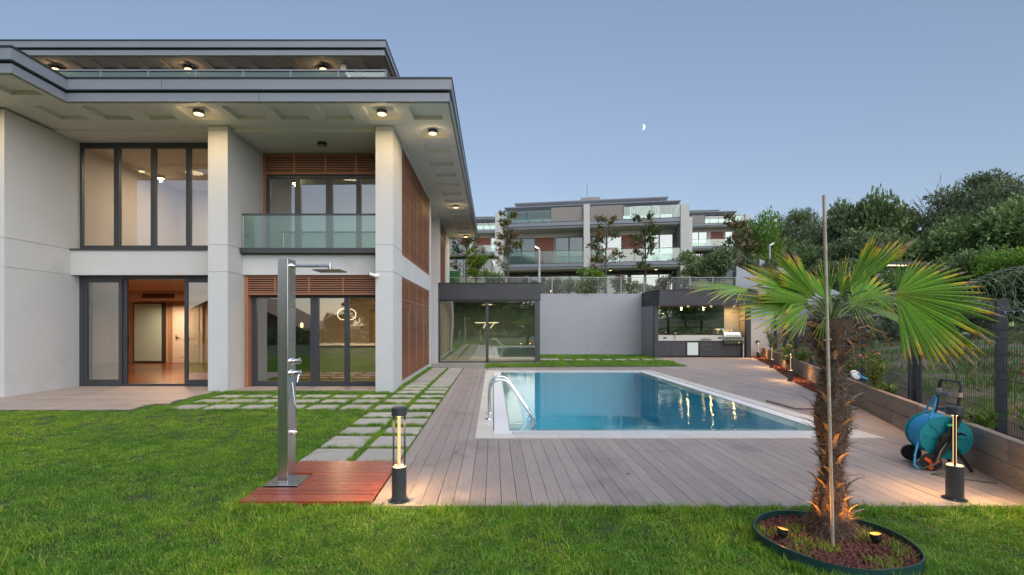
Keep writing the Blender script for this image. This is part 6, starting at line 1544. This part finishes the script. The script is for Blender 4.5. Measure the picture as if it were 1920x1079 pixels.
wo = MB().box(-21.6, -20.06, .3, -20.7, -19.98, 1.3).build('window', WHITE, rh); piece('pane', GLASS_D, -21.5, -19.97, .4, -20.8, -19.965, 1.2, wo)
bt_ = [(-1, -21, 7.5, 'dark tree reflected in the pavilion glass'), (-4.5, -19, 8.0, 'large tree reflected at the pavilion mullion'), (-11, -26, 2.6, 'tree reflected in the ground floor window beside the brown house'), (4, -24, 4.0, 'tree reflected low in the pavilion glass'), (-14, -20, 2.6, 'small tree reflected in the ground floor window'), (-8, -20, 7.0, 'dense tree reflected beside the louvres in the pavilion glass'), (-33, -26, 4, 'tree beyond the brown house'), (21, -12, 4.6, 'tree behind the viewer on the slope')]
for q, (x_, y_, H) in enumerate(((-8.5, -17.6, 3.4), (-6.2, -17.9, 3.2), (-3.9, -17.4, 3.6), (-1.6, -17.8, 3.2), (.8, -17.5, 3.0), (3.0, -17.9, 2.4), (5.2, -17.5, 2.2))):
    bt_.append((x_, y_, H, ['leafy bush reflected at the pavilion pane edge next to the timber screens', 'leafy bush reflected behind the glowing chandelier bars', 'tall leafy bush reflected at the central pavilion mullion', 'leafy bush reflected just past the pavilion mullion', 'leafy bush reflected in the middle of the second pavilion pane', 'low bush reflected near the dark corner column of the pavilion', 'lowest bush behind the long hedge, at its end by the fence'][q]))
for q, (x_, y_, H) in enumerate(((15.5, 8.5, 2.9), (17.5, 5.0, 3.0), (19.5, 2.0, 3.2), (18.0, -1.5, 3.6), (21.5, -3.0, 3.2), (24.0, -6.0, 3.0), (22.0, 4.5, 2.8), (25.5, -1.0, 2.8), (27.5, -8, 2.8))):
    bt_.append((x_, y_, H, ['bush on the slope closest to the mesh fence, outside the view', 'second bush up the slope beside the viewer', 'rounded bush halfway up the slope, reflected over the kitchen sink', 'tall bush on the slope, reflected above the drinks fridge', 'leafy bush reflected in the mirror above the kitchen drawers', 'leafy bush high on the slope behind the viewer, farthest back but one', 'small bush level with the viewer high on the slope', 'small bush on the upper slope, reflected next to the barbecue', 'farthest bush up the slope behind the viewer'][q]))
for i, (x_, y_, H, lab) in enumerate(bt_):
    k = i % 2 if i < 8 else (1, 4, 1, 0)[i % 4]; o = dup(protos[k], (x_, y_, height(x_, y_) - .1), i * 1.3, lab); o['group'] = 'trees behind the viewer' if i < 8 else 'bushes behind the long hedge' if i < 15 else 'bushes on the slope behind the viewer'; s_ = (H + .4) / HGT[k]; o.scale = (s_, s_, s_)
bp = thing('hedge', 'long dark hedge along the lawn behind the viewer', 'hedge', (-4, -16, -.3))
P, D = blobs_pts([(x_ + .0, -16 + .4 * math.sin(x_), .30, 1.0, .8, .95) for x_ in np.arange(-26, 18, 1.1)], 16000, 77, .5); o = leafcloud(P, D, .22, .5, 8, .8, 'foliage', G_DARK); o.parent = bp; o.location = (4, 16, .3)

# ------------------------------------------------------------------ moon
mY = 900; mp_ = W(1204.5, 239, mY); mn = MB(); n_ = 32; rr_ = 5.4 * mY / 960
# half lit disc: a sphere whose sunlit side alone glows
def moonmat():
    m, n, l = newmat('moon_surface'); g_ = N(n, 'ShaderNodeNewGeometry'); d = N(n, 'ShaderNodeVectorMath'); d.operation = 'DOT_PRODUCT'; l.new(g_.outputs['Normal'], d.inputs[0]); d.inputs[1].default_value = (1, .0, .06)
    f = math_(n, l, 'MULTIPLY', math_(n, l, 'GREATER_THAN', d.outputs['Value'], 0.0), math_(n, l, 'SUBTRACT', 1.0, g_.outputs['Backfacing'])); e = N(n, 'ShaderNodeEmission'); e.inputs[0].default_value = (1, .97, .92, 1); e.inputs[1].default_value = .5
    t = N(n, 'ShaderNodeBsdfTransparent'); mx = N(n, 'ShaderNodeMixShader'); l.new(f, mx.inputs[0]); l.new(t.outputs[0], mx.inputs[1]); l.new(e.outputs[0], mx.inputs[2]); o = N(n, 'ShaderNodeOutputMaterial'); l.new(mx.outputs[0], o.inputs[0]); return m
mn.lathe(tuple(mp_), [(max(.01, rr_ * math.sin(math.pi * i / 16)), -rr_ * math.cos(math.pi * i / 16)) for i in range(17)], 32)
mo = mn.build('moon', moonmat(), loc=tuple(mp_)); tag(mo, 'bright half moon in the clear evening sky', 'moon')

# ------------------------------------------------------------------ grass
def blademesh(name, nb, rad, h0, h1, wd, seed, mat, lean=.5):
    g_ = np.random.default_rng(seed); r_ = rad * np.sqrt(g_.random(nb)); a = g_.uniform(0, 6.283, nb); b = np.stack([r_ * np.cos(a), r_ * np.sin(a), np.full(nb, -.012)], 1)
    h = g_.uniform(h0, h1, nb); az = g_.uniform(0, 6.283, nb); ln = np.abs(g_.normal(0, lean, nb)); d = np.stack([np.cos(az) * ln, np.sin(az) * ln, np.ones(nb)], 1); s_ = np.stack([-np.sin(az), np.cos(az), np.zeros(nb)], 1) * wd * g_.uniform(.6, 1.3, nb)[:, None]
    m1 = b + d * np.array([.45, .45, 1]) * (h * .55)[:, None]; tp_ = b + d * np.array([1.15, 1.15, .92]) * h[:, None]
    V_ = np.stack([b - s_, b + s_, m1 + s_ * .8, m1 - s_ * .8, tp_], 1).reshape(-1, 3); i0 = np.arange(nb)[:, None] * 5
    F = [tuple(q) for q in (i0 + np.array([[0, 1, 2, 3]])).tolist()] + [tuple(q) for q in (i0 + np.array([[3, 2, 4]])).tolist()]
    me = bpy.data.meshes.new(name); me.from_pydata(V_.tolist(), [], F); me.materials.append(mat); return bpy.data.objects.new(name, me)
def grassmat(name, shift=0):
    m, n, l = newmat(name); g_ = N(n, 'ShaderNodeNewGeometry'); pos = g_.outputs['Position']
    c = ramp(n, l, g_.outputs['Random Per Island'], [(0, (.07, .21, .014)), (.45, (.13, .35, .026)), (.75, (.24, .47, .05)), (.90, (.44, .50, .12)), (1, (.60, .50, .25))])
    f = noise(n, l, pos, .8, 5, .65); c = mixc(n, l, .85, c, ramp(n, l, f, [(.36, (.60, .74, .75)), (.48, (1, 1, 1)), (.58, (1.30, 1.15, .9)), (.69, (1.8, 1.35, 1.0))]), 'MULTIPLY')
    f4 = noise(n, l, pos, 4.5, 3, .6); c = mixc(n, l, .6, c, ramp(n, l, f4, [(.35, (.70, .76, .7)), (.65, (1.28, 1.2, 1.15))]), 'MULTIPLY')
    p = N(n, 'ShaderNodeBsdfPrincipled'); p.inputs['Roughness'].default_value = .55; p.inputs['Specular IOR Level'].default_value = .25; l.new(c, p.inputs['Base Color']); t = N(n, 'ShaderNodeBsdfTranslucent'); l.new(c, t.inputs[0])
    mx = N(n, 'ShaderNodeMixShader'); mx.inputs[0].default_value = .35; l.new(p.outputs[0], mx.inputs[1]); l.new(t.outputs[0], mx.inputs[2]); o = N(n, 'ShaderNodeOutputMaterial'); l.new(mx.outputs[0], o.inputs[0]); return m
GM = grassmat('grass_blade')
short = bpy.data.collections.new('grass_tufts'); tall = bpy.data.collections.new('tall_tufts')
for k in range(6): short.objects.link(blademesh('tuft', 115, .10, .014, .037, .0023, 50 + k, GM, .95))
for k in range(5): tall.objects.link(blademesh('tuft', 60, .06, .03, .085, .0019, 80 + k, GM, .6))
def scatter(name, label, pts, coll, seed=0, smin=.75, smax=1.25):
    me = bpy.data.meshes.new(name); me.from_pydata([tuple(p) for p in pts], [], []); o = bpy.data.objects.new(name, me); LINK(o); tag(stuff(o), label, 'grass')
    ng = bpy.data.node_groups.new(name, 'GeometryNodeTree'); ng.interface.new_socket('Geometry', in_out='INPUT', socket_type='NodeSocketGeometry'); ng.interface.new_socket('Geometry', in_out='OUTPUT', socket_type='NodeSocketGeometry')
    n, l = ng.nodes, ng.links; gi_ = n.new('NodeGroupInput'); go = n.new('NodeGroupOutput'); ci_ = n.new('GeometryNodeCollectionInfo'); ci_.inputs[0].default_value = coll; ci_.inputs['Separate Children'].default_value = True; ci_.inputs['Reset Children'].default_value = True
    mp2 = n.new('GeometryNodeMeshToPoints'); ip = n.new('GeometryNodeInstanceOnPoints'); ip.inputs['Pick Instance'].default_value = True
    rr = n.new('FunctionNodeRandomValue'); rr.data_type = 'FLOAT_VECTOR'; rr.inputs[0].default_value = (-.12, -.12, 0); rr.inputs[1].default_value = (.12, .12, 6.283); rr.inputs['Seed'].default_value = seed
    rs = n.new('FunctionNodeRandomValue'); rs.data_type = 'FLOAT'; rs.inputs[2].default_value = smin; rs.inputs[3].default_value = smax; rs.inputs['Seed'].default_value = seed + 1
    ri = n.new('FunctionNodeRandomValue'); ri.data_type = 'INT'; ri.inputs[4].default_value = 0; ri.inputs[5].default_value = len(coll.objects) - 1; ri.inputs['Seed'].default_value = seed + 2
    l.new(gi_.outputs[0], mp2.inputs[0]); l.new(mp2.outputs[0], ip.inputs['Points']); l.new(ci_.outputs[0], ip.inputs['Instance']); l.new(rr.outputs[0], ip.inputs['Rotation']); l.new(rs.outputs[1], ip.inputs['Scale']); l.new(ri.outputs[2], ip.inputs['Instance Index']); l.new(ip.outputs[0], go.inputs[0])
    md = o.modifiers.new('scatter', 'NODES'); md.node_group = ng; return o
gg = np.random.default_rng(21)
def free(x, y):
    if -2.21 < x < -1.05 and 4.40 < y < 5.76: return False
    if x > -1.06 and y > 4.36: return False
    if (x - 2.40) ** 2 + (y - 3.62) ** 2 < .53 ** 2: return False
    if x < -6.72 - (y - 9.4) * .0 + (.25 if y > 10 else 0) and y > 9.36: return False
    if y > 12.0 and x < -2.42: return False
    if -6.66 < x < -6.2 and y > 11.9: return False
    if -2.76 < x < -2.33 and y > 11.9: return False
    if y > 18.3: return False
    for a, b, c, d in SLABS:
        if a + .03 < x < c - .03 and b + .02 < y < d - .02: return False
    return True
pts = []
def fill(x0, x1, y0, y1, dens):
    n_ = int((x1 - x0) * (y1 - y0) * dens)
    for x_, y_ in zip(gg.uniform(x0, x1, n_), gg.uniform(y0, y1, n_)):
        if free(x_, y_): pts.append((x_, y_, -.032))
fill(-5.5, 5.0, 2.6, 4.42, 190); fill(-7.5, -1.0, 4.42, 7, 150); fill(-11, -1.0, 7, 9.7, 105); fill(-6.9, -1.0, 9.7, 12.1, 110); fill(-2.45, -1.06, 12.1, 18.6, 60)
fill(-14, -5.5, 2.6, 7, 50); fill(-12, 8, -1, 2.6, 30)
keep_ = []
for p in pts:
    # side path: bare gravelly soil shows through in the narrow part
    if p[1] > 12.2 and abs(p[0] + 1.62) > .10 and gg.random() < .25: continue
    keep_.append(p)
scatter('grass', 'short green lawn grass around the slabs, shower and palm bed', keep_, short, 1)
pts = []
n_ = 2600
for x_, y_ in zip(gg.uniform(-.25, 7.6, n_), gg.uniform(18.4, 26.3, n_)):
    if pip(x_, y_, PATCH) and not (22.05 < y_ < 22.6 and int((x_ - 2.05) / .29) % 2 == 0 and x_ > 2): pts.append((x_, y_, .008))
scatter('grass', 'short green grass strip between the pool and the retaining wall', pts, short, 5, 1.0, 1.7)
tt = []
for q in range(330): tt.append((gg.uniform(-1.1, 5.0), 4.36 - abs(gg.normal(0, .05)), -.03))
for q in range(90): tt.append((gg.uniform(-2.25, -1.05), 4.40 - abs(gg.normal(0, .04)), -.03)); tt.append((-2.22 - abs(gg.normal(0, .04)), gg.uniform(4.4, 5.75), -.03))
for q in range(170): tt.append((gg.uniform(-6.6, -2.4), gg.uniform(11.7, 12.0), -.03))
for q in range(170): tt.append((gg.uniform(-2.42, -2.22), gg.uniform(12.4, 18.6), -.03))
for q in range(150): tt.append((-1.625 + gg.normal(0, .03), gg.uniform(5.8, 18), -.03))
for a, b, c, d in SLABS[:40]:
    for q in range(17): tt.append((gg.uniform(a, c), b - .01 - abs(gg.normal(0, .02)), -.03))
    for q in range(5): tt.append((c + abs(gg.normal(0, .015)), gg.uniform(b, d), -.03)); tt.append((a - abs(gg.normal(0, .015)), gg.uniform(b, d), -.03))
for q in range(26):
    a = gg.uniform(0, 6.28); r_ = gg.uniform(.15, .47); tt.append((2.4 + r_ * math.cos(a), 3.62 + r_ * math.sin(a), .01))
for q in range(120): a = gg.uniform(0, 6.28); tt.append((2.4 + .54 * math.cos(a), 3.62 + .54 * math.sin(a), -.03))
for q in range(260): tt.append((gg.uniform(-6, 5), gg.uniform(2.8, 4.3), -.03))
tt = [p for p in tt if not (p[1] > 4.38 and p[0] > -1.06) and not ((p[0] - 2.47) ** 2 + (p[1] - 3.75) ** 2 < .03)]
scatter('tall_grass', 'longer grass tufts along deck edge, slabs and house wall', tt, tall, 9, .6, 1.25)
